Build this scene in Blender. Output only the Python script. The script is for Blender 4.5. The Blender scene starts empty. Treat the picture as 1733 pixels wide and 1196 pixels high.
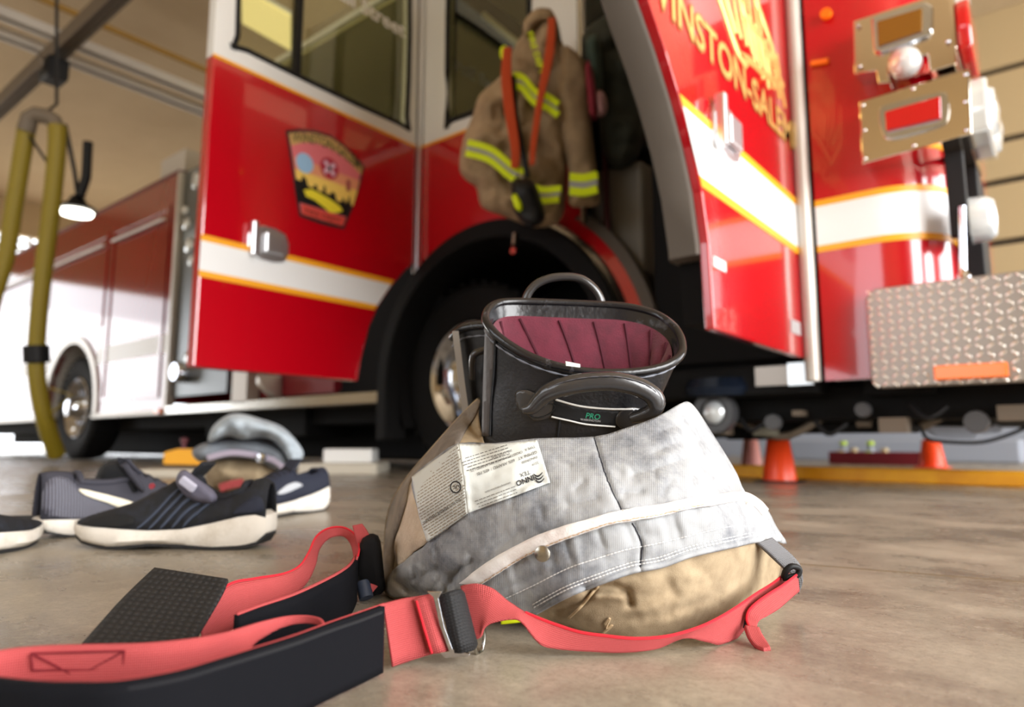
import bpy, bmesh, math, random
import numpy as np
from mathutils import Vector, noise
from mathutils.geometry import delaunay_2d_cdt, tessellate_polygon
random.seed(7)
SC = bpy.context.scene
COL = SC.collection
# ---------------------------------------------------------------- camera, world, light
F = 1160.0; CX = 866.5; CY = 598.0; H = .178
PITCH = math.atan(150 / F); YAW = math.atan2(.625, .781)
cd = bpy.data.cameras.new('camera'); cam = bpy.data.objects.new('camera', cd); COL.objects.link(cam)
cam.location = (0, 0, H); cam.rotation_euler = (math.pi / 2 + PITCH, 0, YAW)
cd.sensor_width = 36; cd.lens = 36 * F / 1733; cd.clip_start = .02; cd.clip_end = 200
cd.dof.use_dof = True; cd.dof.focus_distance = .68; cd.dof.aperture_fstop = 3.6
SC.camera = cam
SC.view_settings.view_transform = 'Standard'; SC.view_settings.look = 'None'
SC.view_settings.gamma = 1; SC.view_settings.exposure = 0.32; SC.view_settings.use_curve_mapping = False
W = bpy.data.worlds.new('world'); SC.world = W; W.use_nodes = True
W.node_tree.nodes['Background'].inputs[0].default_value = (.93, .96, 1, 1)
W.node_tree.nodes['Background'].inputs[1].default_value = 3.2

def area(name, loc, rot, sx, sy, e, col=(1, .985, .97)):
    l = bpy.data.lights.new(name, 'AREA'); l.shape = 'RECTANGLE'; l.size = sx; l.size_y = sy; l.energy = e; l.color = col
    o = bpy.data.objects.new(name, l); o.location = loc; o.rotation_euler = rot; COL.objects.link(o)
hp = math.pi / 2
area('daylight_front_bay', (4.7, .4, 2.0), (hp, 0, hp), 4.2, 3.4, 500)
area('daylight_far_front_bay', (4.7, 5.9, 2.0), (hp, 0, hp), 4.2, 3.4, 230)
area('daylight_rear_bay', (-15.6, -.8, 1.5), (hp, 0, -hp), 5.0, 2.6, 80)
area('near_side_fill', (-3.2, -4.7, 2.1), (hp, 0, math.pi), 5.0, 2.4, 45, (1, .96, .9))  # added fill from the camera side, no such bay in view
sl = bpy.data.lights.new('sun', 'SUN'); sl.energy = 9; sl.angle = .01; sl.color = (1, .95, .86); so_ = bpy.data.objects.new('sun', sl); COL.objects.link(so_)
so_.rotation_euler = Vector((-1, .03, .335)).to_track_quat('Z', 'Y').to_euler()
# ---------------------------------------------------------------- picture to place
Cv = np.array([-math.sin(YAW), math.cos(YAW), 0.]); Rv = np.array([math.cos(YAW), math.sin(YAW), 0.]); Zv = np.array([0, 0, 1.])
FW = Cv * math.cos(PITCH) + Zv * math.sin(PITCH); UP = -Cv * math.sin(PITCH) + Zv * math.cos(PITCH)
CAM = np.array([0, 0, H])
def ray(x, y): return FW + Rv * ((x - CX) / F) - UP * ((y - CY) / F)
def PD(x, y, d): return CAM + ray(x, y) * d
def PY(x, y, Y): r = ray(x, y); return CAM + r * (Y / r[1])
def PX(x, y, X): r = ray(x, y); return CAM + r * (X / r[0])
def PZ(x, y, z=0.): r = ray(x, y); return CAM + r * ((z - H) / r[2])
def FD(x, y, z=0.):
    r = ray(x, y)
    return (z - H) / r[2] if r[2] < -1e-3 else 99.
# ---------------------------------------------------------------- materials
def s2l(c):
    out = []
    for v in c[:3]:
        v = v / 255.; out.append(v / 12.92 if v <= .04045 else ((v + .055) / 1.055) ** 2.4)
    return (*out, 1)
MATS = {}
def mat(name, c, rough=.5, metal=0., bump=None, var=None, coat=0., spec=None, weave=None, emit=None, sheen=0., stripes=None):
    m = bpy.data.materials.new(name); m.use_nodes = True; nt = m.node_tree; N = nt.nodes; L = nt.links
    b = N['Principled BSDF']; b.inputs['Base Color'].default_value = s2l(c)
    b.inputs['Roughness'].default_value = rough; b.inputs['Metallic'].default_value = metal
    if coat: b.inputs['Coat Weight'].default_value = coat; b.inputs['Coat Roughness'].default_value = .03
    if spec is not None: b.inputs['Specular IOR Level'].default_value = spec
    if sheen: b.inputs['Sheen Weight'].default_value = sheen
    if emit: b.inputs['Emission Color'].default_value = s2l(c); b.inputs['Emission Strength'].default_value = emit
    tc = N.new('ShaderNodeTexCoord'); geo = tc.outputs['Object']
    hgt = None
    if var:
        (c2, sc, lo, hi) = var[:4]
        n = N.new('ShaderNodeTexNoise'); n.inputs['Scale'].default_value = sc; n.inputs['Detail'].default_value = 9; n.inputs['Roughness'].default_value = .7
        L.new(geo, n.inputs['Vector'])
        mr = N.new('ShaderNodeMapRange'); mr.inputs['From Min'].default_value = lo; mr.inputs['From Max'].default_value = hi
        L.new(n.outputs['Fac'], mr.inputs['Value'])
        mx = N.new('ShaderNodeMix'); mx.data_type = 'RGBA'; mx.inputs[6].default_value = s2l(c); mx.inputs[7].default_value = s2l(c2)
        L.new(mr.outputs[0], mx.inputs[0]); L.new(mx.outputs[2], b.inputs['Base Color'])
    if weave:
        sc, st = weave[:2]
        ws = []
        for ax in 'XY':
            w = N.new('ShaderNodeTexWave'); w.bands_direction = ax; w.inputs['Scale'].default_value = sc * (1 if ax == 'X' else weave[2] if len(weave) > 2 else 1)
            L.new(tc.outputs['UV'], w.inputs['Vector']); ws.append(w)
        mm = N.new('ShaderNodeMath'); mm.operation = 'MULTIPLY'; L.new(ws[0].outputs['Fac'], mm.inputs[0]); L.new(ws[1].outputs['Fac'], mm.inputs[1])
        bp = N.new('ShaderNodeBump'); bp.inputs['Strength'].default_value = st; bp.inputs['Distance'].default_value = .0006
        L.new(mm.outputs[0], bp.inputs['Height']); L.new(bp.outputs[0], b.inputs['Normal'])
        if len(weave) > 3:
            mx = N.new('ShaderNodeMix'); mx.data_type = 'RGBA'; mx.inputs[6].default_value = s2l(weave[3]); mx.inputs[7].default_value = s2l(c)
            L.new(mm.outputs[0], mx.inputs[0]); L.new(mx.outputs[2], b.inputs['Base Color'])
    elif bump:
        sc, st, dist = bump
        n = N.new('ShaderNodeTexNoise'); n.inputs['Scale'].default_value = sc; n.inputs['Detail'].default_value = 5
        L.new(geo, n.inputs['Vector'])
        bp = N.new('ShaderNodeBump'); bp.inputs['Strength'].default_value = st; bp.inputs['Distance'].default_value = dist
        L.new(n.outputs['Fac'], bp.inputs['Height']); L.new(bp.outputs[0], b.inputs['Normal'])
    MATS[name] = m
    return m
RED2 = mat('body red with dark reflections', (128, 6, 16), .1, coat=.5, spec=.3)  # cab red darkened; the body's dark reflections are put into the colour
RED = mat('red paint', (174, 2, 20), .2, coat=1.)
WHT = mat('white paint', (222, 222, 220), .3, coat=.6)
STW = mat('white reflective stripe', (225, 225, 225), .4)
STY = mat('gold stripe', (232, 160, 30), .4)
GOLD = mat('gold leaf lettering', (235, 190, 110), .35, metal=.5)
GOLDD = mat('dark gold edging', (150, 95, 40), .45)
CHR = mat('chrome', (205, 210, 220), .08, metal=1.)
STEEL = mat('polished steel', (180, 178, 172), .22, metal=1., bump=(40, .05, .01))
ALU = mat('tread plate aluminium', (150, 142, 134), .38, metal=.9)
BLK = mat('black plastic', (14, 14, 16), .55, spec=.3, bump=(60, .2, .002))
DBLK = mat('underbody black', (10, 9, 9), .75, spec=.2, bump=(20, .4, .01))
RUB = mat('tyre rubber', (12, 11, 11), .8, spec=.2, bump=(80, .3, .002))
GREYT = mat('grey door trim', (84, 76, 68), .75, bump=(300, .4, .002))
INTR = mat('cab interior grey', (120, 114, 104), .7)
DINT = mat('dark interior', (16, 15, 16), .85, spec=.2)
AMB = mat('amber lens', (235, 110, 10), .2, coat=.5, emit=.12)
DAMB = mat('dark amber lens', (120, 80, 10), .2, coat=.6)
RLN = mat('red lens', (176, 0, 8), .15, coat=.8, emit=.03)
LENS = mat('clear lamp lens', (215, 220, 222), .08, metal=.3, coat=1)
def glass():
    m = bpy.data.materials.new('window glass'); m.use_nodes = True; nt = m.node_tree; N = nt.nodes; L = nt.links
    N.remove(N['Principled BSDF']); out = N['Material Output']
    t = N.new('ShaderNodeBsdfTransparent'); t.inputs[0].default_value = (.86, .87, .72, 1)
    g = N.new('ShaderNodeBsdfGlossy'); g.inputs[0].default_value = (.9, .92, .88, 1); g.inputs['Roughness'].default_value = .015
    lw = N.new('ShaderNodeLayerWeight'); lw.inputs[0].default_value = .5; pw = N.new('ShaderNodeMath'); pw.operation = 'POWER'; pw.inputs[1].default_value = 3; L.new(lw.outputs['Facing'], pw.inputs[0])
    fr = N.new('ShaderNodeMath'); fr.operation = 'MULTIPLY_ADD'; fr.inputs[1].default_value = .8; fr.inputs[2].default_value = .05; L.new(pw.outputs[0], fr.inputs[0])
    mx = N.new('ShaderNodeMixShader'); L.new(fr.outputs[0], mx.inputs[0]); L.new(t.outputs[0], mx.inputs[1]); L.new(g.outputs[0], mx.inputs[2]); L.new(mx.outputs[0], out.inputs[0])
    return m
GLS = glass()
LINER = mat('grey quilted liner', (160, 162, 164), .92, weave=(170, .45, 2.2), var=((82, 86, 96), 13, .46, .70), spec=.2)
LINER2 = mat('pale grey liner', (172, 182, 190), .9, bump=(300, .4, .002), var=((120, 130, 140), 9, .45, .75))
SHELL = mat('tan outer shell', (168, 150, 122), .95, bump=(1100, .5, .0008), var=((112, 94, 72), 12, .42, .76), spec=.15)
TRIM = mat('white binding', (232, 230, 228), .85, bump=(500, .4, .001), var=((212, 196, 192), 30, .45, .8))
LABEL = mat('cream fabric label', (206, 210, 206), .8, bump=(400, .2, .0006), var=((198, 198, 188), 8, .5, .8))
INK = mat('black ink', (38, 38, 42), .8)
INKG = mat('grey ink', (92, 90, 88), .8)
THR = mat('grey thread', (212, 212, 212), .9)
DTHR = mat('dark thread', (38, 40, 48), .9)
LEA = mat('black boot leather', (14, 14, 17), .36, bump=(260, .35, .0012), var=((36, 36, 42), 25, .5, .75))
LEAG = mat('glossy black piping', (20, 20, 23), .22, bump=(120, .3, .0015), var=((92, 92, 98), 30, .55, .78))
HND = mat('black moulded handle', (44, 43, 44), .26, coat=.5, bump=(150, .2, .001))
MAR = mat('maroon quilted lining', (98, 27, 46), .95, bump=(700, .6, .0012), sheen=.3, var=((74, 18, 34), 30, .4, .7))
GRN = mat('green print', (30, 140, 105), .6)
WEB = mat('red webbing', (198, 104, 102), .9, weave=(250, 1., .8, (172, 70, 72)), spec=.15)
WEBE = mat('bright red webbing edge', (200, 22, 40), .85)
PAD = mat('black neoprene pad', (11, 12, 17), .8, bump=(900, .5, .0006), var=((20, 21, 27), 300, .6, .8), spec=.12)
ELA = mat('black woven elastic', (36, 36, 37), .7, weave=(46, 1., 1, (7, 7, 8)))
LIME = mat('lime reflective tape', (212, 228, 12), .5, emit=.05)  # faint glow added to the tape, which is no lamp
SILV = mat('silver reflective tape', (165, 165, 165), .4)
ORG = mat('orange suspender webbing', (196, 70, 22), .8)
TAN2 = mat('tan coat cloth', (164, 140, 108), .92, bump=(160, .4, .003), var=((116, 94, 70), 7, .4, .75))
SHB = mat('black knit shoe upper', (14, 15, 19), .85, bump=(500, .5, .001), var=((28, 32, 44), 60, .45, .7))
SHG = mat('grey mesh shoe upper', (50, 50, 60), .8, bump=(500, .6, .001))
SHN = mat('navy knit shoe upper', (24, 29, 46), .8, bump=(500, .5, .001))
SOLE = mat('white foam midsole', (222, 216, 206), .75, bump=(120, .3, .002), var=((186, 176, 160), 18, .5, .8))
OUTS = mat('black rubber outsole', (22, 22, 24), .7)
CREAM = mat('cream shoe overlay', (232, 226, 205), .7)
SHLIN = mat('dark shoe lining', (16, 18, 22), .95)
HOSE = mat('yellow exhaust hose', (132, 114, 14), .6)
CONEM = mat('orange cone plastic', (250, 74, 24), .35)
YEL = mat('yellow curb paint', (228, 160, 10), .5, var=((205, 130, 5), 4, .4, .7))
YEL2 = mat('yellow plastic', (235, 170, 50), .5)
PIPEY = mat('yellow ochre gas pipe', (150, 112, 40), .6)
BEAM = mat('grey steel beam', (104, 92, 78), .6)
GALV = mat('galvanised rail', (190, 184, 176), .4, metal=.3)
CEIL = mat('tan painted ceiling', (202, 182, 150), .85, var=((184, 162, 130), .5, .3, .7))
WALL = mat('tan painted panel wall', (182, 160, 122), .85)
BLW = mat('blue grey wall paint', (150, 156, 168), .6)
PAPB = mat('grey plastic', (70, 70, 72), .5)
CRATE = mat('dark red crate', (110, 24, 34), .5)
LG = mat('lime green cap', (180, 210, 40), .4)
BEIG = mat('beige cap', (200, 180, 140), .5)
WBX = mat('white enamel', (235, 235, 232), .4)
OLIVE = mat('dark olive cloth', (44, 46, 36), .9, bump=(60, .4, .004))
PINK = mat('pinkish grey cuff', (165, 120, 120), .8)
HYV = mat('pale concrete', (196, 188, 172), .8)
LAMPG = mat('lit lamp diffuser', (255, 250, 235), .5, emit=6)
def floormat():
    m = bpy.data.materials.new('sealed concrete'); m.use_nodes = True; nt = m.node_tree; N = nt.nodes; L = nt.links
    b = N['Principled BSDF']; tc = N.new('ShaderNodeTexCoord')
    def nz(sc, det=6, ro=.6, st=(1, 1, 1)):
        mp = N.new('ShaderNodeMapping'); mp.inputs['Scale'].default_value = st; L.new(tc.outputs['Object'], mp.inputs[0])
        n = N.new('ShaderNodeTexNoise'); n.inputs['Scale'].default_value = sc; n.inputs['Detail'].default_value = det; n.inputs['Roughness'].default_value = ro
        L.new(mp.outputs[0], n.inputs['Vector']); return n
    def ramp(n, a, b_, ca, cb):
        mr = N.new('ShaderNodeMapRange'); mr.inputs['From Min'].default_value = a; mr.inputs['From Max'].default_value = b_; L.new(n.outputs['Fac'], mr.inputs['Value']); return mr
    n1 = nz(3.2, 8, .65, (1, 1.6, 1)); n2 = nz(38, 8, .7); n3 = nz(420, 3, .6)
    m1 = N.new('ShaderNodeMix'); m1.data_type = 'RGBA'; m1.inputs[6].default_value = s2l((126, 117, 103)); m1.inputs[7].default_value = s2l((168, 159, 143))
    L.new(ramp(n1, .36, .62, 0, 0).outputs[0], m1.inputs[0])
    m2 = N.new('ShaderNodeMix'); m2.data_type = 'RGBA'; m2.inputs[7].default_value = s2l((194, 184, 166)); L.new(m1.outputs[2], m2.inputs[6])
    r2 = ramp(n2, .5, .75, 0, 0); r2.inputs['To Max'].default_value = .55; L.new(r2.outputs[0], m2.inputs[0])
    m3 = N.new('ShaderNodeMix'); m3.data_type = 'RGBA'; m3.inputs[7].default_value = s2l((110, 97, 81)); L.new(m2.outputs[2], m3.inputs[6])
    r3 = ramp(n3, .56, .75, 0, 0); r3.inputs['To Max'].default_value = .5; L.new(r3.outputs[0], m3.inputs[0])
    L.new(m3.outputs[2], b.inputs['Base Color'])
    rr = ramp(n1, .35, .7, 0, 0); rr.inputs['To Min'].default_value = .2; rr.inputs["To Max"].default_value = .42; L.new(rr.outputs[0], b.inputs['Roughness'])
    n5 = nz(140, 8, .8); m4 = N.new('ShaderNodeMix'); m4.data_type = 'RGBA'; m4.blend_type = 'MULTIPLY'; m4.inputs[7].default_value = (.55, .53, .50, 1); L.new(m3.outputs[2], m4.inputs[6])
    r4 = ramp(n5, .46, .74, 0, 0); L.new(r4.outputs[0], m4.inputs[0]); L.new(m4.outputs[2], b.inputs['Base Color'])
    bp = N.new('ShaderNodeBump'); bp.inputs['Strength'].default_value = .18; bp.inputs['Distance'].default_value = .001; L.new(n3.outputs['Fac'], bp.inputs['Height']); L.new(bp.outputs[0], b.inputs['Normal'])
    return m
FLR = floormat()
# ---------------------------------------------------------------- mesh helpers
def V(*a): return np.array(a, float)
class MB:
    def __init__(s): s.v = []; s.f = []; s.uv = {}
    def add(s, vs, fs, uvs=None):
        o = len(s.v); s.v += [tuple(map(float, p)) for p in vs]; s.f += [tuple(i + o for i in f) for f in fs]
        if uvs is not None:
            for i, q in enumerate(uvs): s.uv[o + i] = q
        return s
    def box(s, x0, x1, y0, y1, z0, z1):
        v = [(x, y, z) for z in (z0, z1) for y in (y0, y1) for x in (x0, x1)]
        return s.add(v, [(0, 2, 3, 1), (4, 5, 7, 6), (0, 1, 5, 4), (2, 6, 7, 3), (0, 4, 6, 2), (1, 3, 7, 5)])
    def obox(s, c, ax, ay, az, hx, hy, hz):
        c, ax, ay, az = map(np.array, (c, ax, ay, az)); v = []
        for k in (-1, 1):
            for j in (-1, 1):
                for i in (-1, 1): v.append(c + ax * hx * i + ay * hy * j + az * hz * k)
        return s.add(v, [(0, 2, 3, 1), (4, 5, 7, 6), (0, 1, 5, 4), (2, 6, 7, 3), (0, 4, 6, 2), (1, 3, 7, 5)])
    def plate(s, loops, fn, t0, t1):
        """loops of 2D points (outer first), fn(a,b,t)->3D, extruded from t0 to t1"""
        tri = tessellate_polygon([[Vector((a, b, 0)) for a, b in lp] for lp in loops])
        flat = [p for lp in loops for p in lp]; n = len(flat)
        vs = [fn(a, b, t0) for a, b in flat] + [fn(a, b, t1) for a, b in flat]
        fs = [tuple(t) for t in tri] + [tuple(n + i for i in reversed(t)) for t in tri]
        o = 0
        for lp in loops:
            m = len(lp)
            for i in range(m): a, b = o + i, o + (i + 1) % m; fs.append((a, b, n + b, n + a))
            o += m
        return s.add(vs, fs)
    def tube(s, pts, r, seg=10, closed=False, cap=True, flat=1., upv=None, ridged=None):
        pts = [np.array(p, float) for p in pts]; n = len(pts); rs = r if hasattr(r, '__len__') else [r] * n
        vs = []; ref = None
        for i in range(n):
            a = pts[(i - 1) % n] if (closed or i > 0) else pts[i]; b = pts[(i + 1) % n] if (closed or i < n - 1) else pts[i]
            t = b - a; t /= (np.linalg.norm(t) + 1e-12)
            if ref is None: ref = np.array(upv, float) if upv is not None else (V(0, 0, 1) if abs(t[2]) < .9 else V(1, 0, 0))
            u = ref - t * (ref @ t); u /= (np.linalg.norm(u) + 1e-12); w = np.cross(t, u); ref = u
            for k in range(seg):
                an = 2 * math.pi * k / seg
                vs.append(pts[i] + u * math.cos(an) * rs[i] + w * math.sin(an) * rs[i] * flat)
        fs = []
        for i in range(n if closed else n - 1):
            for k in range(seg):
                a = i * seg + k; b = i * seg + (k + 1) % seg; c = ((i + 1) % n) * seg + (k + 1) % seg; d = ((i + 1) % n) * seg + k
                fs.append((a, b, c, d))
        if cap and not closed: fs.append(tuple(range(seg))[::-1]); fs.append(tuple((n - 1) * seg + k for k in range(seg)))
        return s.add(vs, fs)
    def lathe(s, prof, c, axis=(0, 0, 1), seg=32):
        axis = np.array(axis, float); axis /= np.linalg.norm(axis)
        u = np.cross(axis, V(1, 0, 0) if abs(axis[0]) < .9 else V(0, 1, 0)); u /= np.linalg.norm(u); w = np.cross(axis, u); c = np.array(c, float)
        vs = []
        for (r, h) in prof:
            for k in range(seg):
                a = 2 * math.pi * k / seg; vs.append(c + axis * h + (u * math.cos(a) + w * math.sin(a)) * max(r, 1e-5))
        fs = []
        for i in range(len(prof) - 1):
            for k in range(seg):
                a = i * seg + k; b = i * seg + (k + 1) % seg; fs.append((a, b, b + seg, a + seg))
        return s.add(vs, fs)
    def loft(s, rings, closed=True, cap0=False, cap1=False):
        m = len(rings[0]); vs = [p for r in rings for p in r]; fs = []
        for i in range(len(rings) - 1):
            for k in range(m if closed else m - 1):
                a = i * m + k; b = i * m + (k + 1) % m; fs.append((a, b, b + m, a + m))
        if cap0: fs.append(tuple(range(m))[::-1])
        if cap1: fs.append(tuple((len(rings) - 1) * m + k for k in range(m)))
        return s.add(vs, fs)
    def build(s, name, m, parent=None, smooth=False, bevel=0, solid=0, sub=0, label=None, auto=True):
        off = np.array(parent_off(parent)); me = bpy.data.meshes.new(name)
        me.from_pydata([tuple(np.array(p) - off) for p in s.v], [], s.f); me.update()
        if s.uv:
            uvl = me.uv_layers.new(name='UVMap')
            for lp in me.loops: uvl.data[lp.index].uv = s.uv.get(lp.vertex_index, (0, 0))
        me.materials.append(m)
        bm = bmesh.new(); bm.from_mesh(me); bmesh.ops.recalc_face_normals(bm, faces=bm.faces); bm.to_mesh(me); bm.free()
        if smooth:
            me.polygons.foreach_set('use_smooth', [True] * len(me.polygons))
            if auto:
                try: me.set_sharp_from_angle(angle=math.radians(50))
                except Exception: pass
        o = bpy.data.objects.new(name, me); COL.objects.link(o)
        if parent: o.parent = parent
        if solid: md = o.modifiers.new('solid', 'SOLIDIFY'); md.thickness = solid; md.offset = 0
        if sub: md = o.modifiers.new('sub', 'SUBSURF'); md.levels = sub; md.render_levels = sub
        if bevel: md = o.modifiers.new('bevel', 'BEVEL'); md.width = bevel; md.segments = 2; md.limit_method = 'ANGLE'
        if label: o['label'] = label
        return o
OFF = {}
def parent_off(p):
    if p is None: return (0, 0, 0)
    return OFF.get(p.name, (0, 0, 0))
def tag(o, label=None, cat=None, group=None, kind=None):
    if label: o['label'] = label
    if cat: o['category'] = cat
    if group: o['group'] = group
    if kind: o['kind'] = kind
    return o
def thing(name, loc, label, cat, group=None):
    o = bpy.data.objects.new(name, None); o.location = tuple(map(float, loc)); o.empty_display_size = .05; COL.objects.link(o); OFF[o.name] = tuple(map(float, loc))
    return tag(o, label, cat, group)
class _P: pass
def part(mb, name, m, parent, **k):
    o = mb.build(name, m, parent, **k); OFF[o.name] = parent_off(parent); return o
def copy_thing(root, loc, label, rotz=0, group=None):
    c = root.copy(); COL.objects.link(c); c.location = tuple(map(float, loc)); c.rotation_euler = (0, 0, rotz); c['label'] = label
    if group: c['group'] = group
    def rec(a, b):
        for ch in [x for x in bpy.data.objects if x.parent == a]:
            d = ch.copy(); COL.objects.link(d); d.parent = b; rec(ch, d)
    rec(root, c); return c
def catmull(P, n):
    """resample rows of control values to n samples"""
    P = np.array(P, float); m = len(P); out = []
    for t in np.linspace(0, m - 1, n):
        i = min(int(t), m - 2); f = t - i
        p0 = P[max(i - 1, 0)]; p1 = P[i]; p2 = P[i + 1]; p3 = P[min(i + 2, m - 1)]
        out.append(.5 * ((2 * p1) + (-p0 + p2) * f + (2 * p0 - 5 * p1 + 4 * p2 - p3) * f * f + (-p0 + 3 * p1 - 3 * p2 + p3) * f ** 3))
    return np.array(out)
def dist_poly(pts, poly, closed=True):
    pts = np.array(pts, float); poly = np.array(poly, float); A = poly; B = np.roll(poly, -1, 0)
    if not closed: A = A[:-1]; B = B[:-1]
    best = np.full(len(pts), 1e9)
    for a, b in zip(A, B):
        ab = b - a; t = np.clip(((pts - a) @ ab) / (ab @ ab + 1e-9), 0, 1); best = np.minimum(best, np.linalg.norm(pts - (a + t[:, None] * ab), axis=1))
    return best
def inside(pts, poly):
    pts = np.array(pts, float); x, y = pts[:, 0], pts[:, 1]; r = np.zeros(len(pts), bool); j = len(poly) - 1
    for i in range(len(poly)):
        xi, yi = poly[i]; xj, yj = poly[j]
        c = ((yi > y) != (yj > y)) & (x < (xj - xi) * (y - yi) / (yj - yi + 1e-12) + xi); r ^= c; j = i
    return r
def fill(poly, step):
    """triangulate a 2D outline with inner points -> pts, tris"""
    P = []
    n = len(poly)
    for i in range(n):
        a = np.array(poly[i], float); b = np.array(poly[(i + 1) % n], float); k = max(1, int(np.linalg.norm(b - a) / step))
        for j in range(k): P.append(a + (b - a) * j / k)
    P = np.array(P); m = len(P); x0, y0 = P.min(0); x1, y1 = P.max(0)
    g = np.array([(x, y + (step * .5 if i % 2 else 0)) for i, x in enumerate(np.arange(x0, x1, step * .87)) for y in np.arange(y0, y1, step)])
    g = g[inside(g, P)]; g = g[dist_poly(g, P) > step * .55] if len(g) else g
    A = np.vstack([P, g]) if len(g) else P
    v, e, f, *_ = delaunay_2d_cdt([Vector(p) for p in A], [], [list(range(m))], 1, 1e-4)
    return np.array([(p.x, p.y) for p in v]), [tuple(t) for t in f]
def smooth_poly(pts, n=None):
    P = np.array(pts, float); Q = np.vstack([P[-1:], P, P[:2]]); out = []
    for i in range(1, len(P) + 1):
        p0, p1, p2, p3 = Q[i - 1], Q[i], Q[i + 1], Q[(i + 2)] if i + 2 < len(Q) else P[1]
        for f in (0, .33, .66): out.append(.5 * ((2 * p1) + (-p0 + p2) * f + (2 * p0 - 5 * p1 + 4 * p2 - p3) * f * f + (-p0 + 3 * p1 - 3 * p2 + p3) * f ** 3))
    return [tuple(p) for p in out]
class RBF:
    def __init__(s, C):
        C = np.array(C, float); s.c = C[:, :2] / 300.; n = len(C)
        K = s.phi(np.linalg.norm(s.c[:, None] - s.c[None], axis=2)) + np.eye(n) * 1e-3
        Pm = np.hstack([np.ones((n, 1)), s.c]); A = np.block([[K, Pm], [Pm.T, np.zeros((3, 3))]])
        s.w = np.linalg.solve(A, np.concatenate([C[:, 2], np.zeros(3)]))
    def phi(s, r): return np.where(r > 1e-9, r * r * np.log(np.maximum(r, 1e-9)), 0)
    def __call__(s, pts):
        q = np.array(pts, float)[:, :2] / 300.; K = s.phi(np.linalg.norm(q[:, None] - s.c[None], axis=2))
        return np.hstack([K, np.ones((len(q), 1)), q]) @ s.w
def lift(pts, d): return [PD(x, y, dd) for (x, y), dd in zip(pts, d)]
TXT = {}
def text2d(txt, bold=0.):
    """text outline as 2D mesh, height about 1, left bottom at 0"""
    if (txt, bold) in TXT: return TXT[(txt, bold)]
    cu = bpy.data.curves.new('t', 'FONT'); cu.body = txt; cu.size = 1; cu.offset = bold; cu.resolution_u = 3; cu.fill_mode = 'FRONT'
    ob = bpy.data.objects.new('t', cu); COL.objects.link(ob); dg = bpy.context.evaluated_depsgraph_get(); dg.update()
    me = ob.evaluated_get(dg).to_mesh(); vs = np.array([tuple(v.co)[:2] for v in me.vertices]); fs = [tuple(p.vertices) for p in me.polygons]
    ob.evaluated_get(dg).to_mesh_clear(); bpy.data.objects.remove(ob); bpy.data.curves.remove(cu)
    TXT[(txt, bold)] = (vs, fs); return vs, fs
def ribbon(top, bot, n=60, thick=.0016, name='strap', m=None, parent=None, across=7, bulge=0, solid=None):
    """strap between two edge rows of (px,py,depth)"""
    T = catmull(top, n); B = catmull(bot, n); vs = []; uv = []; L = 0; prev = None
    for i in range(n):
        a = PD(*T[i]); b = PD(*B[i]); c = (a + b) / 2
        if prev is not None: L += np.linalg.norm(c - prev)
        prev = c; w = np.linalg.norm(a - b)
        for k in range(across):
            t = k / (across - 1); p = a + (b - a) * t
            if p[2] < .001: p[2] = .001
            vs.append(p); uv.append((L, t * w))
    fs = [(i * across + k, i * across + k + 1, (i + 1) * across + k + 1, (i + 1) * across + k) for i in range(n - 1) for k in range(across - 1)]
    mb = MB(); mb.add(vs, fs, uv); return part(mb, name, m, parent, smooth=True, solid=thick, auto=False)
# ================================================================ the bay
def struct(name, mb, m, **k): o = mb.build(name, m, None, **k); o['kind'] = 'structure'; return o
b = MB(); b.box(-16, 5.2, -5, 9, -.2, 0); struct('floor', b, FLR)
b = MB(); b.box(-90, 90, -90, 90, -.3, -.22); struct('ground_outside', b, HYV)
b = MB(); b.box(-16.2, 5.2, -5.2, 9.2, 5.0, 5.2); struct('ceiling', b, CEIL)
def wall_holes(name, X, t, y0, y1, holes, m):
    b = MB(); b.plate([[(y0, 0), (y1, 0), (y1, 5), (y0, 5)]] + holes, lambda a, c, t_: (X + t_, a, c), 0, t); return struct(name, b, m)
def rect(a0, a1, c0, c1): return [(a0, c0), (a1, c0), (a1, c1), (a0, c1)]
wall_holes('wall_front', 5.0, .2, -5, 9, [rect(-1.9, 2.7, .02, 4.0), rect(3.7, 8.2, .02, 4.0)], WALL)
wall_holes('wall_rear', -16.2, .2, -5, 9, [rect(-3.4, 1.8, .02, 3.5), rect(3.0, 8.3, .02, 2.8), rect(3.6, 5.2, 3.15, 4.3)], WALL)
b = MB(); b.plate([rect(-16.2, 5.2, 0, 5), rect(-6, -.5, .8, 3.4)], lambda a, c, t: (a, -5 - t, c), 0, .2); struct('wall_left', b, WALL)
# far wall with its horizontal panel joints
b = MB()
zs = [0.9, 2.34, 3.02, 3.49, 4.3, 5.0]
for i in range(len(zs) - 1): b.box(-16, 5, 9, 9.2, zs[i] + .035, zs[i + 1] - (.035 if i < len(zs) - 2 else 0))
struct('wall_far', b, WALL, bevel=.01)
b = MB(); b.box(-16, 5, 9.08, 9.3, .9, 5.0); struct('wall_far_backing', b, mat('dark panel joint', (60, 50, 38), .9))
b = MB(); b.box(-16, 5, 8.97, 9.2, 0, .935); struct('trim_1', b, BLW)
# window with blinds high on the rear wall
b = MB()
for i in range(7): b.box(-16.1, -16.02, 3.6, 5.2, 3.24 + i * .15, 3.29 + i * .15)
for y in (3.6, 4.4, 5.15): b.box(-16.12, -16.0, y, y + .05, 3.15, 4.3)
struct('window_1', b, WHT)
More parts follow.
